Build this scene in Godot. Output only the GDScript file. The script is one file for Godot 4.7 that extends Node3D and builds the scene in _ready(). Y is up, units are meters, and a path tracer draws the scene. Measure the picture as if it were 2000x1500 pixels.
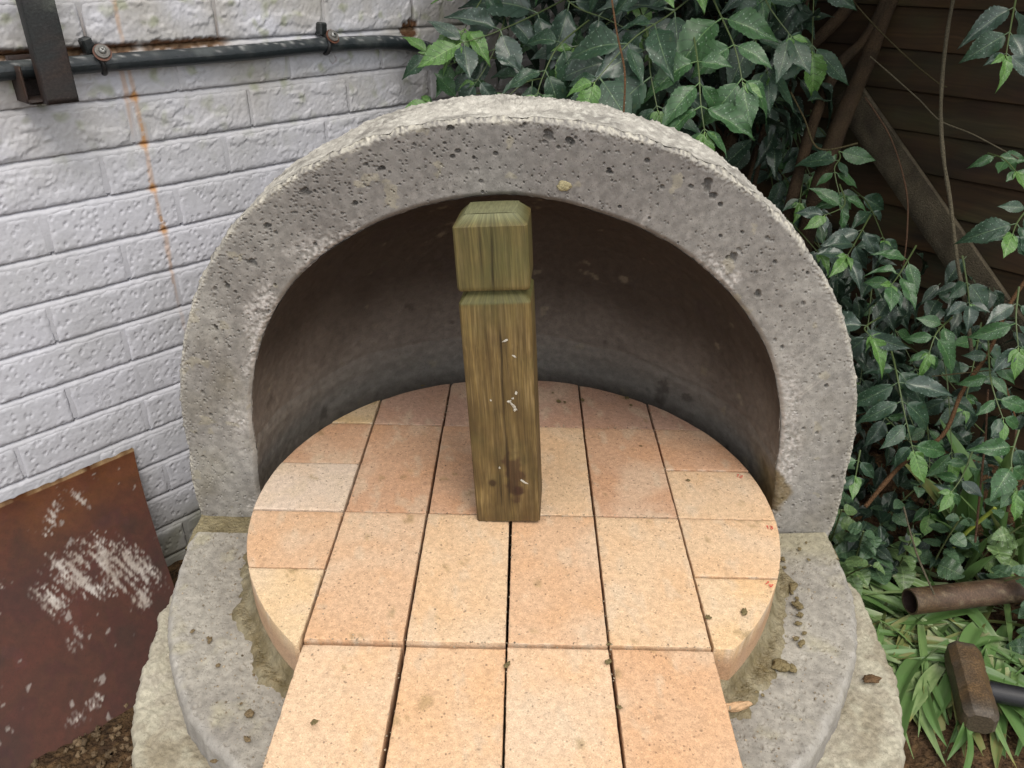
extends Node3D
# A half-built brick oven: a quarter-sphere concrete dome stands on a firebrick hearth in a garden corner.
# World units are metres; y = 0 is the top of the hearth bricks, +z points to the viewer.

const GROUND := -0.46
const WALL_AZ := deg_to_rad(48.0)
const WALL_D := -0.95
const FENCE_AZ := deg_to_rad(46.0)
const FENCE_D := -1.6

var rng := RandomNumberGenerator.new()
var n_fbm := FastNoiseLite.new()
var n_fine := FastNoiseLite.new()
var n_cell := FastNoiseLite.new()
var wall_n := Vector3(sin(WALL_AZ), 0, cos(WALL_AZ))
var wall_dir := Vector3(cos(WALL_AZ), 0, -sin(WALL_AZ))
var fence_n := Vector3(-sin(FENCE_AZ), 0, cos(FENCE_AZ))
var fence_dir := Vector3(cos(FENCE_AZ), 0, sin(FENCE_AZ))
var taken := {}
var M := {}
var leaf_meshes := []
var herb_meshes := []


class Mb:
	var v := PackedVector3Array()
	var n := PackedVector3Array()
	var c := PackedColorArray()
	var t := PackedVector2Array()
	var idx := PackedInt32Array()

	# a grid of nu x nv points (u runs fastest); normals follow du x dv
	func sheet(nu: int, nv: int, pos: PackedVector3Array, col: PackedColorArray, flip := false) -> void:
		var base := v.size()
		v.append_array(pos)
		c.append_array(col)
		var nn := PackedVector3Array()
		nn.resize(nu * nv)
		var uv := PackedVector2Array()
		uv.resize(nu * nv)
		for j in nv:
			var j0 := maxi(j - 1, 0) * nu
			var j1 := mini(j + 1, nv - 1) * nu
			for i in nu:
				var du := pos[j * nu + mini(i + 1, nu - 1)] - pos[j * nu + maxi(i - 1, 0)]
				var dv := pos[j1 + i] - pos[j0 + i]
				var q := du.cross(dv)
				if q.length_squared() < 1e-22:
					q = Vector3.UP
				q = q.normalized()
				nn[j * nu + i] = -q if flip else q
				uv[j * nu + i] = Vector2(float(i) / (nu - 1), float(j) / (nv - 1))
		n.append_array(nn)
		t.append_array(uv)
		for j in nv - 1:
			for i in nu - 1:
				var a := base + j * nu + i
				var b := a + 1
				var d := a + nu
				var e := d + 1
				if flip:
					idx.append_array(PackedInt32Array([a, b, e, a, e, d]))
				else:
					idx.append_array(PackedInt32Array([a, e, b, a, d, e]))

	func set_t(k: int, x: Vector2) -> void:
		t[k] = x

	func set_c(k: int, x: Color) -> void:
		c[k] = x

	func set_v(k: int, x: Vector3) -> void:
		v[k] = x

	func set_n(k: int, x: Vector3) -> void:
		n[k] = x

	func swap(k: int) -> void:
		var s := idx[k]
		idx[k] = idx[k + 1]
		idx[k + 1] = s

	func tri_fan(pts: PackedVector3Array, nrm: Vector3, col: Color) -> void:
		var base := v.size()
		for p in pts:
			v.append(p)
			n.append(nrm)
			c.append(col)
			t.append(Vector2.ZERO)
		for k in range(1, pts.size() - 1):
			var g := (pts[k] - pts[0]).cross(pts[k + 1] - pts[0])
			if g.dot(nrm) > 0:
				idx.append_array(PackedInt32Array([base, base + k + 1, base + k]))
			else:
				idx.append_array(PackedInt32Array([base, base + k, base + k + 1]))

	func tube(pts: PackedVector3Array, radii: PackedFloat32Array, sides: int, col: Color, caps := true) -> void:
		var nu := sides + 1
		var pos := PackedVector3Array()
		var cols := PackedColorArray()
		var side := Vector3.ZERO
		for k in pts.size():
			var d := (pts[mini(k + 1, pts.size() - 1)] - pts[maxi(k - 1, 0)]).normalized()
			if side == Vector3.ZERO:
				side = d.cross(Vector3.UP if absf(d.y) < 0.9 else Vector3.RIGHT).normalized()
			side = (side - d * side.dot(d)).normalized()
			var up := d.cross(side)
			for i in nu:
				var a := TAU * i / sides
				pos.append(pts[k] + (side * cos(a) + up * sin(a)) * radii[k])
				cols.append(col)
		sheet(nu, pts.size(), pos, cols)
		if caps:
			for k in [0, pts.size() - 1]:
				var ring := PackedVector3Array()
				for i in sides:
					ring.append(pos[k * nu + i])
				var d := (pts[1] - pts[0]).normalized() if k == 0 else (pts[k - 1] - pts[k]).normalized()
				tri_fan(ring, -d, col)

	func box(b: Basis, at: Vector3, size: Vector3, bevel: float, col: Color) -> void:
		# a box with chamfered edges, built from its eight corners' three faces each
		var h := size * 0.5
		var axes := [Vector3.RIGHT, Vector3.UP, Vector3.BACK]
		for ax in 3:
			for s in [-1.0, 1.0]:
				var w := axes[ax] as Vector3
				var p := axes[(ax + 1) % 3] as Vector3
				var r := axes[(ax + 2) % 3] as Vector3
				var hp := h.dot(p) - bevel
				var hr := h.dot(r) - bevel
				var o: Vector3 = w * h[ax] * s
				tri_fan(PackedVector3Array([at + b * (o + p * hp + r * hr), at + b * (o - p * hp + r * hr), at + b * (o - p * hp - r * hr), at + b * (o + p * hp - r * hr)]), b * (w * s), col)
		if bevel <= 0.0:
			return
		for ax in 3:
			for s in [-1.0, 1.0]:
				for q in [-1.0, 1.0]:
					var w := axes[ax] as Vector3
					var p := axes[(ax + 1) % 3] as Vector3
					var r := axes[(ax + 2) % 3] as Vector3
					var hw := h[ax] - bevel
					var e1: Vector3 = p * h.dot(p) * s + r * (h.dot(r) - bevel) * q
					var e2: Vector3 = p * (h.dot(p) - bevel) * s + r * h.dot(r) * q
					tri_fan(PackedVector3Array([at + b * (e1 + w * hw), at + b * (e1 - w * hw), at + b * (e2 - w * hw), at + b * (e2 + w * hw)]), b * ((p * s + r * q).normalized()), col)
		for sx in [-1.0, 1.0]:
			for sy in [-1.0, 1.0]:
				for sz in [-1.0, 1.0]:
					var g := Vector3(sx, sy, sz)
					tri_fan(PackedVector3Array([at + b * (g * Vector3(h.x, h.y - bevel, h.z - bevel)), at + b * (g * Vector3(h.x - bevel, h.y, h.z - bevel)), at + b * (g * Vector3(h.x - bevel, h.y - bevel, h.z))]), b * g.normalized(), col)

	func mesh(mat: Material) -> ArrayMesh:
		var a := []
		a.resize(Mesh.ARRAY_MAX)
		a[Mesh.ARRAY_VERTEX] = v
		a[Mesh.ARRAY_NORMAL] = n
		a[Mesh.ARRAY_COLOR] = c
		a[Mesh.ARRAY_TEX_UV] = t
		a[Mesh.ARRAY_INDEX] = idx
		var m := ArrayMesh.new()
		m.add_surface_from_arrays(Mesh.PRIMITIVE_TRIANGLES, a)
		m.surface_set_material(0, mat)
		return m


func numbered(called: String) -> String:
	var k: int = taken.get(called, 0)
	taken[called] = k + 1
	return called if k == 0 else "%s_%03d" % [called, k]


func tag(o: Node3D, label: String, category := "", group := "", kind := "") -> Node3D:
	if label: o.set_meta("label", label)
	if category: o.set_meta("category", category)
	if group: o.set_meta("group", group)
	if kind: o.set_meta("kind", kind)
	return o


func thing(called: String, label: String, category: String, at := Vector3.ZERO, group := "") -> Node3D:
	var o := Node3D.new()
	o.name = numbered(called)
	add_child(o)
	o.position = at
	return tag(o, label, category, group, "thing")


func obj(called: String, m: Mesh, parent: Node = null) -> MeshInstance3D:
	var o := MeshInstance3D.new()
	o.mesh = m
	if parent == null:
		o.name = numbered(called)
		add_child(o)
	else:
		var k: int = parent.get_meta("n_" + called, 0)
		parent.set_meta("n_" + called, k + 1)
		o.name = called if k == 0 else "%s_%03d" % [called, k]
		parent.add_child(o)
	return o


func lin(r: float, g: float, b: float) -> Color:
	return Color(r / 255.0, g / 255.0, b / 255.0).srgb_to_linear()


func sstep(a: float, b: float, x: float) -> float:
	return smoothstep(a, b, x)


func fb(p: Vector3, f: float) -> float:
	return n_fbm.get_noise_3d(p.x * f, p.y * f, p.z * f)


func fi(p: Vector3, f: float) -> float:
	return n_fine.get_noise_3d(p.x * f, p.y * f, p.z * f)


func cell(p: Vector3, f: float) -> float:
	return n_cell.get_noise_3d(p.x * f, p.y * f, p.z * f) + 1.0


# ---------------------------------------------------------------- textures

func noise_img(size: int, freq: float, oct: int, seed_: int, kind := FastNoiseLite.TYPE_SIMPLEX_SMOOTH) -> Image:
	var f := FastNoiseLite.new()
	f.noise_type = kind
	f.frequency = freq
	f.fractal_octaves = oct
	f.seed = seed_
	var im := f.get_seamless_image(size, size)
	im.convert(Image.FORMAT_L8)
	return im


func speckled(size: int, base: float, amp: float, freq: float, seed_: int, specks: Array, grain := 0.0) -> ImageTexture:
	# grain plus small marks; each entry of specks: [count, radius in px, value, softness]
	var a := noise_img(size, freq, 4, seed_).get_data()
	var r := RandomNumberGenerator.new()
	r.seed = seed_ * 7 + 3
	var d := PackedByteArray()
	d.resize(size * size)
	for k in size * size:
		d[k] = clampi(int(255.0 * (base + (a[k] / 255.0 - 0.5) * amp + (r.randf() - 0.5) * grain)), 0, 255)
	for s in specks:
		for q in int(s[0]):
			var cx := r.randi() % size
			var cy := r.randi() % size
			var rad: float = s[1] * r.randf_range(0.5, 1.3)
			var ir := int(ceil(rad))
			var val: float = s[2] + r.randf_range(-0.08, 0.08)
			var el := r.randf_range(0.6, 1.6)
			for dy in range(-ir, ir + 1):
				for dx in range(-ir, ir + 1):
					var dist := sqrt(dx * dx * el + dy * dy / el) / rad
					if dist < 1.0:
						var w: float = s[3] * minf(1.0, 2.0 * (1.0 - dist))
						var at := ((cy + dy + size) % size) * size + (cx + dx + size) % size
						d[at] = clampi(int(lerpf(d[at], 255.0 * val, w)), 0, 255)
	return ImageTexture.create_from_image(Image.create_from_data(size, size, false, Image.FORMAT_L8, d))


func height_tex(size: int, freq: float, oct: int, seed_: int, pits: int, pit_r: float, kind := FastNoiseLite.TYPE_SIMPLEX_SMOOTH) -> ImageTexture:
	var im := noise_img(size, freq, oct, seed_, kind)
	var d := im.get_data()
	var r := RandomNumberGenerator.new()
	r.seed = seed_
	for q in pits:
		var cx := r.randi() % size
		var cy := r.randi() % size
		var rad := pit_r * r.randf_range(0.4, 1.4)
		var ir := int(ceil(rad))
		for dy in range(-ir, ir + 1):
			for dx in range(-ir, ir + 1):
				var dist := sqrt(dx * dx + dy * dy) / rad
				if dist < 1.0:
					var at := ((cy + dy + size) % size) * size + (cx + dx + size) % size
					d[at] = int(d[at] * (0.25 + 0.75 * dist))
	return ImageTexture.create_from_image(Image.create_from_data(size, size, false, Image.FORMAT_L8, d))


func mat(rough: float, spec: float, tex: Texture2D, bump: Texture2D, bump_cm: float, per_m: float, world := true) -> StandardMaterial3D:
	var m := StandardMaterial3D.new()
	m.vertex_color_use_as_albedo = true
	m.roughness = rough
	m.metallic_specular = spec
	m.uv1_triplanar = true
	m.uv1_world_triplanar = world
	m.uv1_scale = Vector3.ONE * per_m
	if tex:
		m.albedo_texture = tex
	if bump:
		m.heightmap_enabled = true
		m.heightmap_texture = bump
		m.heightmap_scale = bump_cm
	return m


func leaf_tex(seed_: int, round_: bool, tone: Color) -> ImageTexture:
	var w := 128
	var h := 256
	var im := Image.create(w, h, false, Image.FORMAT_RGB8)
	var r := RandomNumberGenerator.new()
	r.seed = seed_
	var veins := 7 if not round_ else 6
	for y in h:
		var v := float(y) / h
		for x in w:
			var u := absf(float(x) / w - 0.5) * 2.0
			var p := Vector3(float(x) / w, v * 2.0, seed_)
			var b := 0.86 + 0.10 * fb(p, 4.0) + 0.10 * fi(p, 30.0)
			var phase := fposmod((v + 0.02 - u * (0.20 if not round_ else 0.16)) * veins, 1.0)
			var vein := 1.0 - sstep(0.03, 0.12, minf(phase, 1.0 - phase))
			var mid := 1.0 - sstep(0.01, 0.05, u)
			b -= 0.24 * vein * (1.0 - u * 0.5)
			var col := tone * (b * 1.12)
			col = col.lerp(tone.lerp(Color(0.85, 0.9, 0.6), 0.35), 0.7 * mid)
			col = col.lerp(Color(0.42, 0.40, 0.22), 0.5 * sstep(0.42, 0.6, fb(p + Vector3(seed_ * 3.0, 0, 0), 2.2)) * sstep(0.5, 0.9, u))
			im.set_pixel(x, y, col)
	for k in 75:
		var x := r.randi() % w
		var y := r.randi() % h
		var s := r.randf_range(0.12, 0.62)
		var rr := 2 if r.randf() < 0.7 else 3
		for dy in range(-rr, rr + 1):
			for dx in range(-rr, rr + 1):
				if dx * dx + dy * dy <= rr * rr and x + dx >= 0 and x + dx < w and y + dy >= 0 and y + dy < h:
					im.set_pixel(x + dx, y + dy, im.get_pixel(x + dx, y + dy).lerp(Color(0.74, 0.78, 0.75), s))
	return ImageTexture.create_from_image(im)


func make_materials() -> void:
	var t_conc := speckled(1024, 0.86, 0.24, 0.02, 11, [[5000, 1.8, 0.55, 0.7], [1500, 3.2, 0.68, 0.6], [3500, 2.0, 1.0, 0.6]], 0.10)
	var t_brick := speckled(1024, 0.89, 0.14, 0.05, 12, [[16000, 1.4, 0.74, 0.7], [1500, 2.3, 0.60, 0.8], [14000, 1.7, 1.0, 0.75], [50, 7.0, 0.82, 0.7]], 0.16)
	var t_soil := speckled(1024, 0.72, 0.5, 0.03, 13, [[4000, 3.0, 0.45, 0.7], [1600, 4.0, 1.0, 0.5]])
	var t_paint := speckled(1024, 0.95, 0.08, 0.02, 14, [[900, 1.8, 0.8, 0.4]])
	var h_conc := height_tex(1024, 0.05, 5, 21, 3500, 3.0)
	var h_brick := height_tex(1024, 0.09, 4, 22, 2600, 2.2)
	var h_rough := height_tex(1024, 0.035, 5, 23, 1500, 5.0)
	var h_paint := height_tex(1024, 0.03, 4, 24, 0, 1.0)
	M.face = mat(0.55, 0.45, t_conc, h_conc, 0.03, 3.1)
	M.inside = mat(0.6, 0.4, t_conc, h_conc, 0.025, 2.7)
	M.shell = mat(0.85, 0.3, t_conc, h_rough, 0.2, 3.7)
	M.slab = mat(0.68, 0.4, t_conc, h_conc, 0.022, 2.9)
	M.ring = mat(0.8, 0.35, t_conc, h_conc, 0.06, 4.3)
	M.bed = mat(0.55, 0.45, t_conc, h_rough, 0.3, 3.9)
	M.brick = mat(0.75, 0.35, t_brick, h_brick, 0.05, 1.7)
	M.paint = mat(0.5, 0.4, t_paint, h_paint, 0.03, 5.0)
	M.soil = mat(0.9, 0.3, t_soil, h_rough, 0.8, 2.4)
	M.crumb = mat(0.7, 0.4, t_conc, h_rough, 0.2, 9.0)
	M.iron = mat(0.6, 0.5, t_soil, h_rough, 0.03, 7.0)
	M.plastic = mat(0.42, 0.5, t_conc, h_rough, 0.05, 6.0)
	M.steel = mat(0.35, 0.6, t_conc, null, 0.0, 9.0)
	M.steel.metallic = 0.7
	M.rubber = mat(0.5, 0.5, t_conc, h_conc, 0.03, 9.0)
	M.board = mat(0.62, 0.38, t_conc, h_paint, 0.012, 3.0)
	M.bark = mat(0.85, 0.3, t_soil, h_rough, 0.3, 8.0)
	M.red = mat(0.8, 0.3, null, null, 0.0, 1.0)
	# wood: grain drawn out along the piece through the mesh's own uv
	var wn := FastNoiseLite.new()
	wn.noise_type = FastNoiseLite.TYPE_SIMPLEX
	wn.frequency = 1.0
	wn.fractal_octaves = 3
	wn.seed = 31
	var wd := PackedByteArray()
	wd.resize(512 * 512)
	for y in 512:
		for x in 512:
			var bend := 6.0 * wn.get_noise_2d(x * 0.004, y * 0.008 + 50.0)
			var q := wn.get_noise_2d((x + bend) * 0.16, y * 0.004) * 0.6 + wn.get_noise_2d((x + bend) * 0.03, y * 0.003 + 9.0) * 0.5
			q += 0.25 * wn.get_noise_2d(x * 0.45, y * 0.03 + 70.0)
			wd[y * 512 + x] = clampi(int(208 + q * 46.0), 0, 255)
	var t_wood := ImageTexture.create_from_image(Image.create_from_data(512, 512, false, Image.FORMAT_L8, wd))
	var w := StandardMaterial3D.new()
	w.vertex_color_use_as_albedo = true
	w.roughness = 0.62
	w.metallic_specular = 0.4
	w.albedo_texture = t_wood
	w.heightmap_enabled = true
	w.heightmap_texture = t_wood
	w.heightmap_scale = 0.03
	M.wood = w
	M.plank = w.duplicate()
	M.plank.roughness = 0.8
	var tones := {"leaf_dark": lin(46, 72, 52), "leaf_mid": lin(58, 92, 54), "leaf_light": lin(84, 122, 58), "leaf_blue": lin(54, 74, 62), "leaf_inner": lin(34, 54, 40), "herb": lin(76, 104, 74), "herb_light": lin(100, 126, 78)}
	for k in tones:
		var m := StandardMaterial3D.new()
		m.albedo_texture = leaf_tex(41 + M.size(), k.begins_with("herb"), (tones[k] as Color).linear_to_srgb())
		m.roughness = 0.44
		m.metallic_specular = 0.5
		m.backlight_enabled = true
		m.backlight = Color(0.22, 0.26, 0.12)
		m.texture_repeat = false
		M[k] = m
	M.leaf_blue.roughness = 0.36
	M.leaf_blue.metallic_specular = 0.55
	for k in ["strap", "stem"]:
		var m := StandardMaterial3D.new()
		m.vertex_color_use_as_albedo = true
		m.roughness = 0.45
		m.metallic_specular = 0.5
		M[k] = m
	M.strap.backlight_enabled = true
	M.strap.backlight = Color(0.25, 0.3, 0.1)


func _ready() -> void:
	# camera
	var cam := Camera3D.new()
	cam.name = "camera"
	add_child(cam)
	cam.position = Vector3(0.0082, 0.6817, 0.6261)
	cam.rotation = Vector3(-0.50539, 0.01054, 0.01411)
	cam.fov = 52.54
	cam.near = 0.02
	cam.far = 100.0
	cam.current = true
	# overcast sky
	var env := Environment.new()
	var sm := ProceduralSkyMaterial.new()
	sm.sky_top_color = Color(0.935, 0.94, 0.95)
	sm.sky_horizon_color = Color(0.83, 0.84, 0.85)
	sm.sky_curve = 0.25
	sm.ground_bottom_color = Color(0.22, 0.21, 0.19)
	sm.ground_horizon_color = Color(0.35, 0.34, 0.32)
	var sky := Sky.new()
	sky.sky_material = sm
	env.background_mode = Environment.BG_SKY
	env.sky = sky
	env.tonemap_mode = Environment.TONE_MAPPER_LINEAR
	env.tonemap_exposure = 2.25
	env.sdfgi_enabled = true
	env.ssao_enabled = true
	env.ssil_enabled = true
	var we := WorldEnvironment.new()
	we.name = "world_environment"
	we.environment = env
	add_child(we)
	var sun := DirectionalLight3D.new()
	sun.name = "sun"
	add_child(sun)
	sun.light_energy = 0.3
	sun.light_color = Color(1.0, 0.975, 0.94)
	sun.light_angular_distance = 28.0
	sun.shadow_enabled = true
	sun.rotation = Vector3(deg_to_rad(-58), deg_to_rad(24), 0)

	n_fbm.noise_type = FastNoiseLite.TYPE_SIMPLEX_SMOOTH
	n_fbm.frequency = 1.0
	n_fbm.fractal_octaves = 4
	n_fbm.seed = 5
	n_fine.noise_type = FastNoiseLite.TYPE_SIMPLEX
	n_fine.frequency = 1.0
	n_fine.fractal_octaves = 2
	n_fine.seed = 9
	n_cell.noise_type = FastNoiseLite.TYPE_CELLULAR
	n_cell.frequency = 1.0
	n_cell.fractal_type = FastNoiseLite.FRACTAL_NONE
	n_cell.cellular_return_type = FastNoiseLite.RETURN_DISTANCE
	n_cell.seed = 3
	rng.seed = 2024
	leaf_rng.seed = 4242
	make_materials()

	# setting
	build_ground()
	build_wall()
	build_fence()
	# the oven
	build_lower_ring()
	build_upper_ring()
	build_mortar_bed()
	build_hearth()
	build_landing()
	build_dome()
	build_post()
	# along the wall
	build_wall_pipe()
	build_bracket()
	build_board()
	# the garden side
	build_plants()
	build_tools()
	build_crumbs()


# ---------------------------------------------------------------- setting

func ground_y(x: float, z: float) -> float:
	var p := Vector3(x, 0, z)
	return GROUND + 0.03 * sstep(-0.2, 0.7, x) + 0.012 * fb(p, 3.0) + 0.006 * fb(p, 14.0)


func build_ground() -> void:
	var xs := PackedFloat32Array()
	var far := [-40.0, -20.0, -8.0, -4.0, -2.5, -1.8]
	for a in far:
		xs.append(a)
	for k in 300:
		xs.append(-1.3 + k * 0.01)
	for k in far.size():
		xs.append(-far[far.size() - 1 - k] + 0.3)
	var n := xs.size()
	var pos := PackedVector3Array()
	var col := PackedColorArray()
	for j in n:
		var z: float = xs[n - 1 - j] - 0.5
		for i in n:
			var x: float = xs[i]
			var p := Vector3(x, 0, z)
			var y := ground_y(x, z) + 0.006 * fi(p, 60.0)
			pos.append(Vector3(x, y, z))
			var c := lin(112, 86, 62).lerp(lin(86, 68, 50), 0.5 + 0.9 * fb(p, 6.0))
			c = c.lerp(lin(140, 112, 78), clampf(1.6 * fi(p, 45.0), 0, 0.7))
			col.append(c)
	var mb := Mb.new()
	mb.sheet(n, n, pos, col)
	tag(obj("ground", mb.mesh(M.soil)), "bare brown soil around the oven base", "", "", "structure")


func rust_amount(s: float, y: float) -> float:
	# thin streaks of rust that ran down the paint
	var r := 0.0
	var c := 0.105 + 0.006 * fb(Vector3(0, y, 0), 6.0)
	var wdt := 0.0024 + 0.0022 * absf(fb(Vector3(3, y, 0), 12.0))
	var amt := 0.55 + 0.9 * fb(Vector3(9, y, 2), 14.0)
	if y < 0.50:
		amt += 0.35 * sstep(0.1, 0.42, y)
	if y < 0.14:
		amt *= 0.3
	amt *= 0.55 + 0.9 * clampf(fi(Vector3(s, y, 4), 70.0) + 0.3, 0.0, 1.0)
	r = clampf(amt, 0.0, 0.40) * (1.0 - sstep(wdt * 0.5, wdt * 1.8, absf(s - c)))
	var c2 := 0.092 + 0.004 * fb(Vector3(5, y, 0), 8.0)
	if y > 0.43 and y < 0.54:
		r = maxf(r, 0.4 * (1.0 - sstep(0.002, 0.006, absf(s - c2))))
	for k in 7:
		var j := 0.4638 - 0.0752 * k
		var dy := absf(y - j - 0.004)
		if dy < 0.012 and k < 4:
			r = maxf(r, 0.9 * (1.0 - sstep(0.003, 0.012, absf(s - c) + dy * 0.6)))
	return r


func paint_color(s: float, y: float, w: float) -> Color:
	var p := Vector3(s, y, 0.3)
	var c := lin(208, 208, 215)
	c = c.lerp(lin(194, 194, 198), clampf(0.35 + 0.9 * fb(p, 5.0), 0.0, 0.8))
	# grime in the upper courses and under the pipe, a green bloom on ledges
	var up := sstep(0.30, 0.56, y)
	c = c.lerp(lin(172, 166, 152), clampf(up * (0.35 + 0.8 * fb(p, 7.0)), 0.0, 0.6))
	c = c.lerp(lin(150, 156, 120), clampf(up * 1.6 * (fi(p, 22.0) - 0.25), 0.0, 0.6))
	c = c.lerp(lin(176, 170, 164), 0.55 * sstep(0.55, 0.95, s))
	var low := 1.0 - sstep(-0.44, -0.25, y)
	c = c.lerp(lin(128, 128, 104), clampf(low * (0.5 + 0.8 * fb(p, 9.0)), 0.0, 0.7))
	c = c.lerp(lin(196, 138, 62), rust_amount(s, y))
	return c


func damaged(s: float, y: float) -> float:
	# where paint and mortar have fallen out
	var p := Vector3(s, y, 1.7)
	var d := 0.0
	var jy := 0.541 + 0.004 * fb(p, 12.0)
	var band := 1.0 - sstep(0.006, 0.010, absf(y - jy) + 0.004 * fi(p, 50.0))
	var run := sstep(-0.12, -0.08, s) * (1.0 - sstep(0.27, 0.30, s)) * sstep(-0.25, -0.05, fb(Vector3(s, 0, 4), 9.0) + 0.12)
	d = band * run
	var r2 := Vector2((s - 0.703) * 0.9, y - 0.538).length() + 0.006 * fi(p, 60.0)
	d = maxf(d, 1.0 - sstep(0.017, 0.021, r2))
	var r3 := Vector2(s - 0.502, (y - 0.497) * 1.1).length() + 0.003 * fi(p, 80.0)
	d = maxf(d, 1.0 - sstep(0.006, 0.009, r3))
	return d


func build_wall() -> void:
	var wall := thing("brick_wall", "white painted brick wall with a rust streak down it", "wall", wall_n * WALL_D)
	wall.basis = Basis(wall_dir, Vector3.UP, wall_n)
	var top_j := 0.5393 + 0.0752 * 6
	var courses := 20
	var s_lo := -0.95
	var s_hi := 1.66
	var off := [0.12, 0.02, 0.13, 0.03, 0.14, 0.05, 0.181, 0.09, 0.03, 0.142, 0.03, 0.11, 0.218, 0.102, 0.0, 0.12, 0.01, 0.13, 0.02, 0.12]
	# mortar behind and between the bricks
	var ys := PackedFloat32Array()
	var ws := PackedFloat32Array()
	for k in range(courses, -1, -1):
		var j := top_j - 0.0752 * k
		for q in [[-0.0075, 0.0022], [-0.005, 0.0032], [-0.001, 0.0022], [0.0036, -0.0026], [0.0058, -0.0052], [0.009, 0.0022]]:
			ys.append(j + q[0])
			ws.append(q[1])
	var nu := 520
	var pos := PackedVector3Array()
	var col := PackedColorArray()
	for j in ys.size():
		for i in nu:
			var s := lerpf(s_lo, s_hi, float(i) / (nu - 1))
			var y: float = ys[j]
			var p := Vector3(s, y, 0)
			y += 0.0015 * fb(p, 25.0)
			var w: float = ws[j] + 0.0018 * fb(p, 40.0) + 0.0008 * fi(p, 180.0)
			var c := paint_color(s, y, w)
			var dm := damaged(s, y)
			if dm > 0.0:
				w -= 0.009 * dm
				c = c.lerp(lin(150, 120, 92).lerp(lin(104, 80, 58), 0.5 + fi(p, 70.0)), dm)
			pos.append(Vector3(s, y, w))
			col.append(c)
	var mb := Mb.new()
	mb.sheet(nu, ys.size(), pos, col)
	obj("mortar", mb.mesh(M.paint), wall)
	# the wall goes on above the picture, and has a back
	var up := Mb.new()
	up.box(Basis.IDENTITY, Vector3(0.35, 1.75, -0.06), Vector3(2.62, 1.53, 0.12), 0.0, lin(222, 220, 222))
	up.box(Basis.IDENTITY, Vector3(0.35, 0.0, -0.07), Vector3(2.62, 1.96, 0.10), 0.0, lin(222, 220, 222))
	up.box(Basis.IDENTITY, Vector3(-2.20, 0.77, -0.055), Vector3(2.48, 3.5, 0.11), 0.0, lin(222, 220, 222))
	obj("masonry", up.mesh(M.paint), wall)
	# bricks
	for k in courses:
		var y0 := top_j - 0.0752 * (k + 1) + 0.0045
		var y1 := top_j - 0.0752 * k - 0.0042
		var o: float = off[k % off.size()]
		for q in range(-6, 9):
			var s0 := o + 0.22 * q + 0.0022
			var s1 := o + 0.22 * (q + 1) - 0.0022
			s0 = maxf(s0, s_lo)
			s1 = minf(s1, s_hi)
			if s1 - s0 < 0.02:
				continue
			var fine := s1 > -0.5 and s0 < 0.95 and y1 > -0.5 and y0 < 0.66
			obj("brick", wall_brick(s0, s1, y0, y1, fine, k * 40 + q), wall)


func wall_brick(s0: float, s1: float, y0: float, y1: float, fine: bool, id: int) -> ArrayMesh:
	var step := 0.0026 if fine else 0.012
	var nu := int((s1 - s0) / step) + 4
	var nv := int((y1 - y0) / step) + 4
	var pos := PackedVector3Array()
	var col := PackedColorArray()
	var tilt := 0.0018 * fi(Vector3(id, 3, 1), 1.7)
	var proud := 0.0036 + 0.0012 * fi(Vector3(id, 1, 8), 1.3)
	for j in nv:
		var fv := clampf((j - 1.0) / (nv - 3), 0.0, 1.0)
		for i in nu:
			var fu := clampf((i - 1.0) / (nu - 3), 0.0, 1.0)
			var s := lerpf(s0, s1, fu)
			var y := lerpf(y0, y1, fv)
			var p := Vector3(s, y, 0.0)
			var border := i == 0 or j == 0 or i == nu - 1 or j == nv - 1
			var e := minf(minf(s - s0, s1 - s), minf(y - y0, y1 - y))
			e += 0.0022 * fb(p, 45.0)
			var w := proud * (0.30 + 0.70 * sstep(-0.001, 0.0055, e)) + tilt * (fu - 0.5) * 2.0
			var rough := sstep(0.28, 0.42, y)
			w += lerpf(0.0006, 0.0011, rough) * fb(p, 30.0) + lerpf(0.00025, 0.0007, rough) * fi(p, 130.0)
			if fine:
				# combed dimples in the brick face
				var dist := cell(Vector3(s, y * 1.1, 0.5), 78.0)
				var pit := 1.0 - sstep(0.12, 0.34, dist)
				w -= lerpf(0.0024, 0.0008, rough) * pit * sstep(0.0, 0.006, e)
				# flaking paint lips
				var fl := fb(Vector3(s, y * 2.2, 7.0), 11.0)
				w += 0.0013 * sstep(0.16, 0.20, fl) * (0.4 + rough)
			var c := paint_color(s, y, w)
			var dm := damaged(s, y)
			if dm > 0.0:
				w -= 0.006 * dm
				c = c.lerp(lin(118, 84, 60).lerp(lin(92, 66, 46), 0.5 + fi(p, 70.0)), dm)
			if border:
				w = -0.009
			var ins := 0.0008 * fi(p + Vector3(0, 0, 5), 60.0)
			pos.append(Vector3(s, y + (ins if not border else 0.0), w))
			col.append(c)
	var mb := Mb.new()
	mb.sheet(nu, nv, pos, col)
	return mb.mesh(M.paint)


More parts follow.
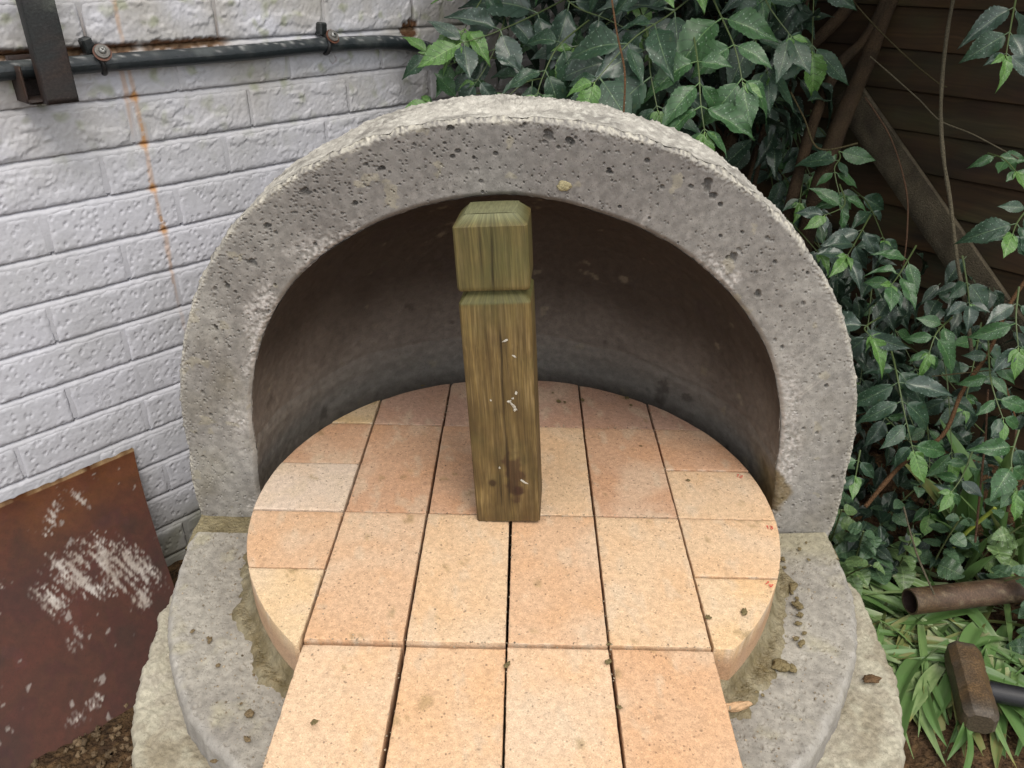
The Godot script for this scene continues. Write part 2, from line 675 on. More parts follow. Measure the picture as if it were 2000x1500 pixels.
func build_fence() -> void:
	var fence := thing("timber_fence", "dark brown horizontal board fence behind the shrubs", "fence", fence_n * FENCE_D)
	fence.basis = Basis(fence_dir, Vector3.UP, fence_n)
	var base := 0.42 - 0.09 * 10
	for k in 20:
		var y0 := base + 0.09 * k
		var pos := PackedVector3Array()
		var col := PackedColorArray()
		var nu := 160
		var rows := [[-0.012, 0.004], [-0.012, 0.012], [-0.009, 0.014], [0.02, 0.011], [0.05, 0.008], [0.08, 0.004], [0.092, 0.002], [0.092, -0.008]]
		var warp := 0.003 * fi(Vector3(k, 0, 0), 3.3)
		for r in rows:
			for i in nu:
				var s := lerpf(-1.06, 2.3, float(i) / (nu - 1))
				var p := Vector3(s, y0 + r[0] * 6.0, k * 3.0)
				var c := lin(76, 57, 34).lerp(lin(46, 35, 23), clampf(0.5 + 1.1 * fb(Vector3(s * 1.5, p.y * 4.0, k), 2.0), 0, 1))
				c = c.lerp(lin(60, 66, 44), clampf(1.2 * fb(p, 2.5), 0, 0.5))
				pos.append(Vector3(s, y0 + r[0] + 0.004 * sin(s * 2.0 + k) * 0.5, r[1] + warp + 0.002 * fb(Vector3(s, k, 0), 3.0)))
				col.append(c)
		var mb := Mb.new()
		mb.sheet(nu, rows.size(), pos, col)
		# grain runs along the plank
		for q in mb.t.size():
			mb.set_t(q, Vector2(mb.t[q].y * 0.22 + k * 0.31, mb.t[q].x * 3.0))
		obj("plank", mb.mesh(M.plank), fence)
	for s in [-0.95, 0.85, 2.2]:
		var mb := Mb.new()
		mb.box(Basis.IDENTITY, Vector3(s, 0.42, -0.055), Vector3(0.09, 1.76, 0.09), 0.004, lin(92, 68, 46))
		obj("post", mb.mesh(M.bark), fence)


# ---------------------------------------------------------------- the oven

func sample(list: Array, step: float, first: float, a: float) -> float:
	var q := clampf((a - first) / step, 0.0, list.size() - 1.001)
	var i := int(q)
	return lerpf(list[i], list[i + 1], q - i)


const DOME_C := Vector3(0.0, 0.037, -0.305)
const FOOT_Y := -0.082


func face_z(x: float) -> float:
	return DOME_C.z + 0.025 * x


func r_out(deg: float) -> float:
	return sample([0.496, 0.481, 0.484, 0.488, 0.490, 0.489, 0.482, 0.479, 0.483, 0.487, 0.494, 0.488, 0.482, 0.477, 0.497], 15.0, -15.0, deg)


func r_in(deg: float) -> float:
	return sample([0.398, 0.378, 0.381, 0.385, 0.384, 0.384, 0.383, 0.389, 0.389, 0.390, 0.393, 0.388, 0.380, 0.374, 0.392], 15.0, -15.0, deg)


func rim_relief(p: Vector3) -> float:
	# unevenness of the outer rim, the same for the cut face and for the shell that meets it
	var q := Vector3(p.x, p.y, 0)
	return 0.0022 * fb(q, 22.0) + 0.0010 * fi(q, 90.0) + 0.0040 * fb(q, 34.0)


func stamp(h: PackedFloat32Array, nu: int, nv: int, cu: float, cv: float, ru: float, rv: float, depth: float) -> PackedFloat32Array:
	for j in range(maxi(0, int(cv - rv)), mini(nv - 1, int(cv + rv + 1)) + 1):
		for i in range(maxi(0, int(cu - ru)), mini(nu - 1, int(cu + ru + 1)) + 1):
			var d := Vector2((i - cu) / ru, (j - cv) / rv).length()
			if d < 1.0:
				h[j * nu + i] = minf(h[j * nu + i], -depth * sqrt(1.0 - d * d))
	return h


func build_dome() -> void:
	var dome := thing("oven_dome", "grey concrete quarter-sphere dome with a thick cut arch face", "oven dome")
	# --- cut face
	var nu := 1640
	var nv := 102
	var h := PackedFloat32Array()
	h.resize(nu * nv)
	var r := RandomNumberGenerator.new()
	r.seed = 77
	for k in 1300:
		var rad := r.randf_range(0.8, 1.5)
		var cu := r.randf() * nu
		var cv := pow(r.randf(), 0.7) * nv
		if cu < nu * 0.42 and r.randf() < 0.4:
			continue
		h = stamp(h, nu, nv, cu, cv, rad, rad, r.randf_range(0.0012, 0.0035))
	for k in 280:
		# a swarm of pores left of the crown and near the outer rim
		var cu := nu * clampf(0.68 + 0.10 * r.randfn(), 0.03, 0.97)
		var cv := nv * clampf(0.66 + 0.22 * r.randfn(), 0.03, 0.97)
		var rad := r.randf_range(0.8, 1.9)
		h = stamp(h, nu, nv, cu, cv, rad, rad, r.randf_range(0.0015, 0.004))
	for k in 70:
		var rad := r.randf_range(1.8, 3.0)
		h = stamp(h, nu, nv, r.randf() * nu, r.randf() * nv, rad * r.randf_range(0.8, 1.5), rad, r.randf_range(0.003, 0.006))
	for b in [[0.478, 0.80, 4.2], [0.462, 0.76, 3.6], [0.36, 0.78, 4.6], [0.352, 0.70, 3.0], [0.43, 0.52, 2.6], [0.545, 0.9, 3.0], [0.60, 0.62, 3.0], [0.66, 0.75, 4.0], [0.70, 0.7, 3.4], [0.73, 0.55, 4.4], [0.76, 0.66, 3.2], [0.31, 0.3, 4.0], [0.27, 0.25, 3.2], [0.16, 0.6, 2.6], [0.63, 0.35, 2.6], [0.80, 0.6, 2.6]]:
		b[2] *= 1.35
		for q in 4:
			h = stamp(h, nu, nv, b[0] * nu + r.randfn() * b[2] * 0.4, b[1] * nv + r.randfn() * b[2] * 0.35, b[2] * r.randf_range(0.4, 0.9), b[2] * r.randf_range(0.4, 0.8), 0.0085)
		h = stamp(h, nu, nv, b[0] * nu + 2.5, b[1] * nv - 1.5, b[2] * 0.6, b[2] * 0.5, 0.0065)
	var pos := PackedVector3Array()
	var col := PackedColorArray()
	for j in nv + 2:
		# the last two rows tuck the rim in under the shell
		var t := minf(float(j) / (nv - 1), 1.0)
		var tuck := maxi(0, j - nv + 1)
		for i in nu:
			var f := float(i) / (nu - 1)
			# both feet end on one level: the angle runs a little further out at the inner edge
			var lo_i := -rad_to_deg(asin((DOME_C.y - FOOT_Y) / 0.398))
			var lo_o := -rad_to_deg(asin((DOME_C.y - FOOT_Y) / 0.496))
			var lo := lerpf(lo_i, lo_o, t)
			var deg := lerpf(lo, 180.0 - lo, f)
			var a := deg_to_rad(deg)
			var ro := r_out(deg)
			var ri := r_in(deg)
			var rad := lerpf(ri, ro, t)
			var p := Vector3(cos(a) * rad, DOME_C.y + sin(a) * rad, 0)
			if t > 0.8:
				rad += sstep(0.8, 1.0, t) * rim_relief(Vector3(cos(a) * ro, DOME_C.y + sin(a) * ro, 0))
			elif t < 0.2:
				rad += sstep(0.2, 0.0, t) * (0.0014 * fb(p, 22.0) + 0.0006 * fi(p, 90.0))
			p = Vector3(cos(a) * rad, DOME_C.y + sin(a) * rad, 0)
			if tuck > 0:
				p = Vector3(cos(a) * (rad - 0.0015 * tuck), DOME_C.y + sin(a) * (rad - 0.0015 * tuck), 0)
			var e_in := (rad - ri)
			var e_out := (ro - rad)
			var z := face_z(p.x) + 0.0018 * fb(p, 6.0) + 0.00012 * fi(p, 90.0)
			# rounded and crumbled edges
			var ro_w := 0.0035 + 0.006 * clampf(fb(p + Vector3(0, 0, 2), 12.0) + 0.2, 0.0, 1.0)
			var q := clampf(1.0 - e_out / ro_w, 0.0, 1.0)
			z -= 0.009 * q * q
			z += 0.0018 * sstep(0.014, 0.0, e_out + 0.008 * fb(p, 15.0)) * (fb(p, 190.0) * 1.8)
			var q2 := clampf(1.0 - e_in / 0.007, 0.0, 1.0)
			z -= 0.006 * q2 * q2
			# the torn, crystalline strip along the inner edge
			var strip := sstep(0.036, 0.014, e_in + 0.026 * fb(p + Vector3(4, 0, 0), 8.0))
			var patchy := sstep(-0.12, 0.25, fb(p + Vector3(8, 0, 0), 7.0)) * (0.35 + 0.65 * sstep(70.0, 40.0, absf(absf(deg - 90.0) - 75.0)))
			strip *= patchy * (0.25 if absf(deg - 93.0) < 26.0 else 1.0)
			z += strip * (0.0010 * fi(p, 120.0) - 0.0012)
			z += h[mini(j, nv - 1) * nu + i] * sstep(0.0, 0.006, minf(e_in, e_out))
			var c := lin(168, 164, 157).lerp(lin(142, 137, 131), clampf(0.5 + 0.9 * fb(p, 7.0) - 0.35 * sstep(0.1, 0.4, p.x), 0, 1))
			c = c.lerp(lin(186, 182, 174), clampf(1.7 * (fb(p + Vector3(0, 11, 0), 5.5) - 0.06), 0.0, 0.65) * sstep(20.0, 50.0, absf(deg - 88.0)))
			# darker damp concrete over the crown
			c = c.lerp(lin(124, 119, 115), 0.7 * sstep(62.0, 25.0, absf(deg - 88.0)) * (0.75 + 0.5 * fb(p, 5.0)))
			c = c.lerp(lin(138, 130, 108), clampf(0.9 * fb(p + Vector3(0, 0, 9), 6.0) * sstep(-0.1, 0.1, 0.25 - p.y), 0, 0.6))
			c = c.lerp(lin(206, 200, 194), strip * clampf(0.40 + 1.3 * fi(p, 120.0) + 0.6 * fb(p, 40.0), 0.0, 0.92))
			for sc in [[0.352, 0.125, 0.405, 0.185], [0.36, 0.128, 0.415, 0.19], [0.438, 0.020, 0.470, 0.023]]:
				var sa := Vector2(sc[0], sc[1])
				var sb := Vector2(sc[2], sc[3])
				var near := Geometry2D.get_closest_point_to_segment(Vector2(p.x, p.y), sa, sb)
				c = c.lerp(lin(196, 190, 180), 0.6 * sstep(0.0016, 0.0004, near.distance_to(Vector2(p.x, p.y))))
			c = c.lerp(lin(176, 168, 146), 0.5 * sstep(0.42, 0.5, fb(p + Vector3(0, 7, 0), 18.0)))
			# lime bloom on the crumbling rim
			var rim := sstep(0.010, 0.0, e_out + 0.006 * fb(p, 25.0))
			c = c.lerp(lin(216, 210, 194), rim * clampf(0.6 + 1.2 * fi(p, 160.0), 0.0, 0.95))
			# yellow mortar smeared at the right foot
			var m := Vector2((p.x - 0.375) / 0.035, (p.y + 0.012) / 0.045).length() + 0.5 * fb(p, 20.0)
			c = c.lerp(lin(120, 100, 58), 0.8 * sstep(1.0, 0.7, m))
			pos.append(Vector3(p.x, p.y, z - 0.010 * tuck))
			col.append(c)
	var mb := Mb.new()
	mb.sheet(nu, nv + 2, pos, col, true)
	obj("arch_face", mb.mesh(M.face), dome)
	# --- smooth inside and rough outside, on meridians about the vertical
	for shell in 2:
		var na := 260 if shell == 0 else 300
		var ne := 190 if shell == 0 else 240
		var lo := -rad_to_deg(asin((DOME_C.y - FOOT_Y) / (0.398 if shell == 0 else 0.496)))
		pos = PackedVector3Array()
		col = PackedColorArray()
		for j in ne:
			var e := lerpf(lo, 90.0, float(j) / (ne - 1))
			for i in na:
				var f := float(i) / (na - 1)
				var az := lerpf(-90.0, 90.0, f)
				var er := deg_to_rad(e)
				var ar := deg_to_rad(az)
				var rr := r_in(e) if shell == 0 else r_out(e)
				var rl := r_in(180.0 - e) if shell == 0 else r_out(180.0 - e)
				var w := sstep(0.0, 1.0, (1.0 - sin(ar)) * 0.5)
				var rad := lerpf(rr, rl, w)
				var d := Vector3(cos(er) * sin(ar), sin(er), -cos(er) * cos(ar))
				var p := d * rad + DOME_C
				if shell == 0:
					rad += 0.0014 * fb(p, 22.0) + 0.0006 * fi(p, 90.0) + 0.003 * fb(p, 5.0) * sstep(0.0, 0.06, cos(er) * cos(ar) * rad)
					# faint ring where the mould met the ground
					var ring := absf(p.y - 0.055 - 0.02 * fb(p, 3.0))
					rad += 0.0016 * sstep(0.006, 0.0, ring)
				else:
					var away := sstep(0.0, 0.05, -cos(er) * cos(ar) * -rad)
					rad += (0.004 * fb(p, 14.0) + 0.0035 * fb(p, 60.0) + 0.002 * fi(p, 150.0)) * away
					rad += rim_relief(p) * (1.0 - away)
					# the crown swells a little behind the cut
					rad += 0.017 * sstep(20.0, 72.0, e) * sstep(0.0, 0.11, cos(er) * cos(ar) * rad)
				p = d * rad + DOME_C
				p.z += 0.025 * p.x
				var zc := face_z(p.x) - (0.0045 if shell == 0 else 0.0095)
				p.z = minf(p.z, zc)
				var c: Color
				if shell == 0:
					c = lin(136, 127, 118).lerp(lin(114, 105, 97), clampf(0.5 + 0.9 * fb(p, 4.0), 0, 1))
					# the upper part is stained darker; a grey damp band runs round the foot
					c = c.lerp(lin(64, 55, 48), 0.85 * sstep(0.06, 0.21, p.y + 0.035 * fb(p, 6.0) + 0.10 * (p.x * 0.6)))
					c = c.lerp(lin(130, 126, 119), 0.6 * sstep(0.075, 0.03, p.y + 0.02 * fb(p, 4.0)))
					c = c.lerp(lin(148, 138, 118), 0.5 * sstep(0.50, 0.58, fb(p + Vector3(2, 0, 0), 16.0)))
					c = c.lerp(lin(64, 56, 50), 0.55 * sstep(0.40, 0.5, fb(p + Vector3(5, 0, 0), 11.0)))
					if p.x > 0.3:
						c = c.lerp(lin(122, 104, 66), 0.8 * sstep(0.06, 0.0, p.y + 0.03 * fb(p, 14.0)) * sstep(-0.40, -0.33, p.z))
				else:
					c = lin(206, 201, 190).lerp(lin(174, 169, 160), clampf(0.5 + 1.0 * fb(p, 8.0), 0, 1))
					c = c.lerp(lin(120, 116, 110), clampf(1.4 * fb(Vector3(p.x * 2.0, p.y * 8.0, p.z * 8.0), 3.0), 0, 0.6))
					c = c.lerp(lin(230, 226, 214), clampf(1.5 * fi(p, 60.0), 0, 0.6))
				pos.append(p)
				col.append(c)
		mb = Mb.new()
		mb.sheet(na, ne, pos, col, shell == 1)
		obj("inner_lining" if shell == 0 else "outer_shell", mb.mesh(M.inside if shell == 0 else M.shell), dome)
	# underside
	pos = PackedVector3Array()
	col = PackedColorArray()
	for j in 2:
		for i in 120:
			var ar := deg_to_rad(lerpf(-90.0, 90.0, i / 119.0))
			var rad := 0.380 if j == 0 else 0.482
			var p := Vector3(sin(ar) * rad, FOOT_Y + 0.003, -cos(ar) * rad + DOME_C.z)
			p.z = minf(p.z + 0.025 * p.x, face_z(p.x) - 0.006)
			pos.append(p)
			col.append(lin(120, 112, 104))
	mb = Mb.new()
	mb.sheet(120, 2, pos, col)
	obj("foot", mb.mesh(M.shell), dome)
	# a dab of mortar stuck on the face beside the crown
	obj("mortar_dab", blob(Vector3(0.0085, 0.0058, 0.004), 12, 0.25, lin(190, 178, 138), M.crumb), dome).position = Vector3(0.0575, 0.4395, face_z(0.06) + 0.001)


func blob(size: Vector3, n: int, rough: float, c0: Color, m: Material, off := 0.0) -> ArrayMesh:
	var pos := PackedVector3Array()
	var col := PackedColorArray()
	var nu := n * 2 + 1
	for j in n + 1:
		var b := PI * j / n
		for i in nu:
			var a := TAU * i / (nu - 1)
			var d := Vector3(sin(b) * cos(a), cos(b), sin(b) * sin(a))
			var q := 1.0 + rough * 1.8 * fb(d + Vector3(off, 0, 0), 0.9)
			pos.append(d * size * q)
			col.append(c0.lerp(c0 * 0.75, clampf(0.5 + fb(d + Vector3(0, off, 0), 2.0), 0, 1)))
	var mb := Mb.new()
	mb.sheet(nu, n + 1, pos, col)
	return mb.mesh(m)


func ring_shape(centre: Vector3, a0: float, a1: float, r0: float, r1: float, y_top: float, y_bot: float, na: int, nr: int, rough: float, edge: float, paint: Callable, pores: int, seed_: int, m: Material, flare := 0.004) -> ArrayMesh:
	# an annular slab: the top runs from r0 to r1, then the side drops to y_bot; angles in degrees from +x towards +z
	var r := RandomNumberGenerator.new()
	r.seed = seed_
	var h := PackedFloat32Array()
	h.resize(na * nr)
	var du := deg_to_rad(a1 - a0) * r1 / na
	var dv := (r1 - r0) / nr
	for k in pores:
		var rad := 0.0026 * pow(r.randf(), 3.0) + 0.0008
		h = stamp(h, na, nr, r.randf() * na, r.randf() * nr, rad / du * r.randf_range(1.0, 1.8), rad / dv, r.randf_range(0.0008, 0.0030))
	var ns := 14
	var pos := PackedVector3Array()
	var col := PackedColorArray()
	for j in nr + ns:
		var t := minf(float(j) / (nr - 1), 1.0)
		var s := clampf(float(j - nr + 1) / ns, 0.0, 1.0)
		for i in na:
			var a := deg_to_rad(lerpf(a0, a1, float(i) / (na - 1)))
			var d := Vector3(cos(a), 0, sin(a))
			var ro := r1 + edge * (fb(d, 3.0) + 0.5 * fb(d, 11.0) + 0.25 * fb(d, 40.0))
			var rad := lerpf(r0, ro, t)
			var p := centre + d * rad
			p.y = y_top
			var top := rough * fb(p, 9.0) + rough * 0.45 * fb(p, 45.0) + rough * 0.40 * fi(p, 150.0) + rough * 0.3 * fi(p, 320.0)
			var e := ro - rad
			var q := clampf(1.0 - e / (0.008 + 0.006 * fb(p, 20.0)), 0.0, 1.0)
			top -= 0.009 * q * q
			if j < nr:
				top += h[j * na + i] * sstep(0.0, 0.006, e)
			p.y = lerpf(y_top + top, y_bot, s)
			if s > 0.0:
				p += d * (flare * s + rough * 1.2 * fb(p, 30.0))
			pos.append(p)
			col.append(paint.call(p, e, s))
	var mb := Mb.new()
	mb.sheet(na, nr + ns, pos, col)
	# end faces
	for k in [0, na - 1]:
		var end := PackedVector3Array()
		var ec := PackedColorArray()
		for row in 2:
			for j in nr:
				var p: Vector3 = pos[j * na + k]
				end.append(p if row == 0 else Vector3(p.x, y_bot, p.z))
				ec.append(col[j * na + k])
		mb.sheet(nr, 2, end, ec, k == 0)
	return mb.mesh(m)


func build_lower_ring() -> void:
	var paint := func(p: Vector3, e: float, s: float) -> Color:
		var c := lin(198, 190, 172).lerp(lin(164, 154, 132), clampf(0.5 + 1.0 * fb(p, 7.0), 0, 1))
		c = c.lerp(lin(204, 198, 176), clampf(0.5 * sstep(0.05, 0.0, e) + 1.3 * fi(p, 30.0), 0, 0.65) * (1.0 - s))
		c = c.lerp(lin(138, 122, 92), clampf(1.2 * (fb(p + Vector3(3, 0, 0), 5.0) - 0.1), 0, 0.75))
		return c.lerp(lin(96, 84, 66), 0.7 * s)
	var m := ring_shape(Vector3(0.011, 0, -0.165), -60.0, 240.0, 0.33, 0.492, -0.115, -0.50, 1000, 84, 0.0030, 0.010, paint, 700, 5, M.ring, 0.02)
	tag(obj("lower_base_ring", m), "rough sandy concrete ring at the bottom of the oven base", "oven base")


func build_upper_ring() -> void:
	var paint := func(p: Vector3, e: float, s: float) -> Color:
		var c := lin(182, 176, 164).lerp(lin(160, 154, 144), clampf(0.5 + 1.0 * fb(p, 8.0), 0, 1))
		c = c.lerp(lin(192, 184, 156), clampf(1.6 * (fb(p + Vector3(3, 0, 0), 14.0) - 0.22), 0, 0.6))
		c = c.lerp(lin(200, 196, 190), 0.4 * sstep(0.014, 0.0, e + 0.01 * fb(p, 30.0)))
		# fresh mortar washed over the right-hand end
		c = c.lerp(lin(176, 168, 140), 0.75 * sstep(-0.20, -0.26, p.z + 0.03 * fb(p, 12.0)) * sstep(0.2, 0.3, p.x))
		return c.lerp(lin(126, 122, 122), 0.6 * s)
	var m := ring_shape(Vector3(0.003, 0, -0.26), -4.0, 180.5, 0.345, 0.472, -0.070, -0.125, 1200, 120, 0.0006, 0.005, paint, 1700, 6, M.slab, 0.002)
	tag(obj("upper_base_ring", m), "pitted grey concrete ring under the firebrick hearth", "oven base")


func build_mortar_bed() -> void:
	var bed := thing("mortar_bed", "tan mortar bed between hearth bricks and grey concrete ring", "mortar")
	# fillet round the disc: irregular thin outer edge rising to the bricks
	var na := 500
	var nr := 26
	var pos := PackedVector3Array()
	var col := PackedColorArray()
	for j in nr:
		var t := float(j) / (nr - 1)
		for i in na:
			var a := deg_to_rad(lerpf(-50.0, 230.0, float(i) / (na - 1)))
			var d := Vector3(cos(a), 0, sin(a))
			var ro := 0.388 + 0.016 * fb(d, 4.0) + 0.012 * fb(d, 16.0) + 0.010 * sstep(0.3, 0.8, sin(a))
			var rad := lerpf(0.335, ro, t)
			var p := Vector3(0.004, 0, -0.263) + d * rad
			p.y = -0.050 - 0.0155 * sstep(0.36, 0.375, rad) - 0.007 * sstep(0.80, 1.0, t) + 0.0015 * fb(p, 30.0)
			var c := lin(134, 120, 88).lerp(lin(166, 156, 128), clampf(0.45 + 1.1 * fb(p, 16.0), 0, 1))
			pos.append(p)
			col.append(c.lerp(lin(104, 92, 60), clampf(1.0 * fi(p, 40.0), 0, 0.6)))
	var mb := Mb.new()
	mb.sheet(na, nr, pos, col)
	obj("fillet", mb.mesh(M.bed), bed)
	# bed on which the dome's foot stands
	pos = PackedVector3Array()
	col = PackedColorArray()
	na = 360
	nr = 30
	for j in nr:
		var t := float(j) / (nr - 1)
		for i in na:
			var a := deg_to_rad(lerpf(-189.0, 9.5, float(i) / (na - 1)))
			var d := Vector3(cos(a), 0, sin(a))
			var ro := 0.478 + 0.006 * fb(d, 5.0)
			var rad := lerpf(0.34, ro, minf(t * 1.12, 1.0))
			var p := Vector3(0.0, 0, -0.315) + d * rad
			p.y = -0.0825 + 0.0012 * fb(p, 25.0) - 0.04 * maxf(0.0, t - 0.9) * 2.0
			if p.x > 0.0:
				p.y += 0.0095 * sstep(-0.29, -0.25, p.z) * sstep(0.4, 0.46, p.x)
			pos.append(p)
			col.append(lin(172, 160, 126).lerp(lin(134, 122, 90), clampf(0.5 + 1.1 * fb(p, 12.0), 0, 1)))
	mb = Mb.new()
	mb.sheet(na, nr, pos, col)
	obj("foot_bed", mb.mesh(M.bed), bed)
	# under the landing bricks
	mb = Mb.new()
	mb.box(Basis.IDENTITY, Vector3(0.0, -0.064, 0.09), Vector3(0.42, 0.02, 0.24), 0.004, lin(128, 112, 78))
	obj("landing_bed", mb.mesh(M.bed), bed)


const DISC := Vector2(0.004, -0.263)
const DISC_R := 0.3645


func fire_brick(parent: Node3D, x0: float, x1: float, z0: float, z1: float, y: float, tone: Color, seed_: int, clip: bool) -> MeshInstance3D:
	# scanlines across z; each end is where the brick, or the disc it was cut to, ends. z0 < z1
	var off := Vector3(seed_ * 1.37, 0, seed_ * 0.71)
	var za := z0
	var zb := z1
	if clip:
		# the largest reach of the circle inside this brick's x range
		var nx := clampf(DISC.x, x0, x1) - DISC.x
		var reach := sqrt(maxf(DISC_R * DISC_R - nx * nx, 0.0))
		za = maxf(za, DISC.y - reach)
		zb = minf(zb, DISC.y + reach)
	var nu := 26
	var nv := maxi(int((zb - za) / 0.006), 12)
	var grid := PackedVector3Array()
	var col := PackedColorArray()
	var thick := 0.0505
	var rings := 3
	var W := nu + 2 * rings
	var H := nv + 2 * rings
	for j in H:
		var jj := clampi(j - rings, 0, nv - 1)
		var z := lerpf(za, zb, float(jj) / (nv - 1))
		var a := x0
		var b := x1
		if clip:
			var q := DISC_R * DISC_R - (z - DISC.y) * (z - DISC.y)
			var half := sqrt(maxf(q, 0.0))
			a = maxf(a, DISC.x - half)
			b = minf(b, DISC.x + half)
			if b < a:
				a = clampf((a + b) * 0.5, x0, x1)
				b = a
		var ov := maxi(rings - j, j - (H - 1 - rings))
		for i in W:
			var ii := clampi(i - rings, 0, nu - 1)
			var x := lerpf(a, b, float(ii) / (nu - 1))
			var ou := maxi(rings - i, i - (W - 1 - rings))
			var o := maxi(maxi(ou, ov), 0)
			# pull the top in a little so that the arris is rounded
			var px := x
			var pz := z
			var inset := 0.0009 + 0.0009 * absf(fi(Vector3(x, 0, z) + off, 55.0))
			if o == 0:
				px = clampf(x, a + inset, maxf(a + inset, b - inset)) if b - a > 2.0 * inset else x
				pz = clampf(z, za + inset, zb - inset)
			else:
				var wob := 0.0007 * fi(Vector3(x, 0, z) + off, 40.0) + 0.0005 * fi(Vector3(x, 0, z) + off, 130.0)
				if i < rings: px += absf(wob)
				elif i > W - 1 - rings: px -= absf(wob)
				if j < rings: pz += absf(wob)
				elif j > H - 1 - rings: pz -= absf(wob)
			var p := Vector3(px, y, pz)
			var chip := 0.0035 * sstep(0.30, 0.55, fb(p + off, 30.0))
			if o == 0:
				p.y += 0.0005 * fb(p + off, 18.0)
			elif o == 1:
				p.y -= 0.0009 + chip
			elif o == 2:
				p.y -= thick * 0.5
			else:
				p.y -= thick
			grid.append(p)
			var q0 := p + off
			var c := tone
			c = c.lerp(tone * Color(1.0, 0.87, 0.72), clampf(0.8 * fb(q0, 9.0) + 0.10, 0, 0.45))
			c = c.lerp(lin(230, 206, 178), clampf(1.3 * (fb(q0 + Vector3(7, 0, 0), 6.0) - 0.05), 0, 0.42))
			# pale cementy smears and olive damp spots
			c = c.lerp(lin(222, 200, 172), 0.42 * sstep(0.24, 0.40, fb(Vector3(q0.x * 1.6, 2, q0.z * 0.8), 16.0)))
			c = c.lerp(lin(150, 128, 84), 0.5 * sstep(0.48, 0.56, fb(q0 + Vector3(1, 4, 0), 20.0)))
			if o == 1:
				c = c.lerp(lin(238, 222, 198), clampf(1.4 * fb(q0, 40.0), 0, 0.7))
			if o >= 2:
				c = c.lerp(lin(178, 138, 112), 0.6)
			col.append(c)
	var mb := Mb.new()
	mb.sheet(W, H, grid, col, true)
	var o := obj("brick", mb.mesh(M.brick), parent)
	if not clip:
		# hand-laid: none lies quite square or level
		var mid := Vector3((x0 + x1) * 0.5, y, (z0 + z1) * 0.5)
		var turn := Basis.from_euler(Vector3(0.003 * fi(off, 7.0), 0.008 * fi(off + Vector3(0, 3, 0), 7.0), 0.004 * fi(off + Vector3(0, 5, 0), 7.0)))
		o.transform = Transform3D(turn, mid - turn * mid)
	return o


func build_hearth() -> void:
	var hearth := thing("hearth_floor", "round hearth floor of orange firebricks cut to a disc", "hearth")
	var P := 0.116
	var R := 0.2315
	var g := 0.0012
	var orange := lin(226, 187, 151)
	var deep := lin(214, 172, 140)
	var pale := lin(230, 208, 186)
	var pink := lin(204, 166, 144)
	var buff := lin(232, 198, 161)
	# two full rows of four
	var rows := [[-R, 0.0, [orange, buff, orange, buff], [0.0, 0.0, 0.0, 0.0]], [-2.0 * R, -R, [deep, deep, buff, deep], [-0.001, -0.001, 0.0, 0.0]]]
	var k := 0
	for r in rows:
		for c in 4:
			var gap := 0.0016 if c != 3 else 0.0010
			fire_brick(hearth, (c - 2) * P + gap, (c - 1) * P - gap, r[0] + g, r[1] - g, r[3][c], r[2][c], k, false)
			k += 1
	# back row, cut to the curve
	for c in 4:
		var x0 := (c - 2) * P + 0.0014
		var x1 := (c - 1) * P - 0.0014
		fire_brick(hearth, x0, x1, -0.64, -2.0 * R - g, -0.0015 - 0.001 * (c % 2), [pink, pink, pink, pink][c], k, true)
		k += 1
	# the cut pieces down each side
	var tones := [[lin(218, 190, 148), pink], [deep, deep], [pale, buff], [orange, buff], [lin(234, 204, 164), lin(236, 200, 156)]]
	var zs := [[-0.60, -2.0 * R], [-2.0 * R, -1.5 * R], [-1.5 * R, -R], [-R, -0.5 * R], [-0.5 * R, 0.010]]
	for q in 5:
		var left := fire_brick(hearth, -0.40, -2.0 * P - 0.0012, zs[q][0] + g, zs[q][1] - g, -0.0012 * (q % 2) + 0.0004, tones[q][0], k, true)
		var right := fire_brick(hearth, 2.0 * P + 0.0012, 0.40, zs[q][0] + g, (zs[q][1] if q < 4 else 0.001) - g, -0.001 * ((q + 1) % 2), tones[q][1], k + 40, true)
		if q == 2:
			crayon(right, "12", Vector3(0.341, 0.0012, -0.333), 0.5)
		elif q == 3:
			crayon(right, "13", Vector3(0.3535, 0.0012, -0.214), 0.1)
		elif q == 4:
			crayon(right, "14", Vector3(0.323, 0.0012, -0.104), 0.9)
		k += 1


func crayon(brick: Node3D, what: String, at: Vector3, turn: float) -> void:
	var t := TextMesh.new()
	t.text = what
	t.font_size = 24
	t.pixel_size = 0.00040
	t.depth = 0.0003
	var f := SystemFont.new()
	f.font_names = PackedStringArray(["Droid Sans"])
	t.font = f
	var m := StandardMaterial3D.new()
	m.albedo_color = Color(0.78, 0.22, 0.20)
	m.roughness = 0.9
	t.material = m
	var o := obj("crayon_number", t, brick)
	o.basis = Basis(Vector3.UP, -turn) * Basis(Vector3.RIGHT, -PI / 2)
	o.position = at


func build_landing() -> void:
	var land := thing("hearth_landing", "row of four whole firebricks laid in front of the hearth disc", "hearth")
	var P := 0.116
	var tones := [lin(234, 200, 165), lin(232, 193, 154), lin(234, 198, 162), lin(224, 182, 144)]
	for c in 4:
		var x0: float = (c - 2) * P + [0.0005, 0.0020, 0.0010, 0.0018][c]
		var x1: float = (c - 1) * P - [0.0034, 0.0012, 0.0012, 0.0008][c]
		fire_brick(land, x0, x1, 0.0030, 0.2335, [-0.0045, -0.0045, -0.0016, -0.0012][c], tones[c], 70 + c, false)


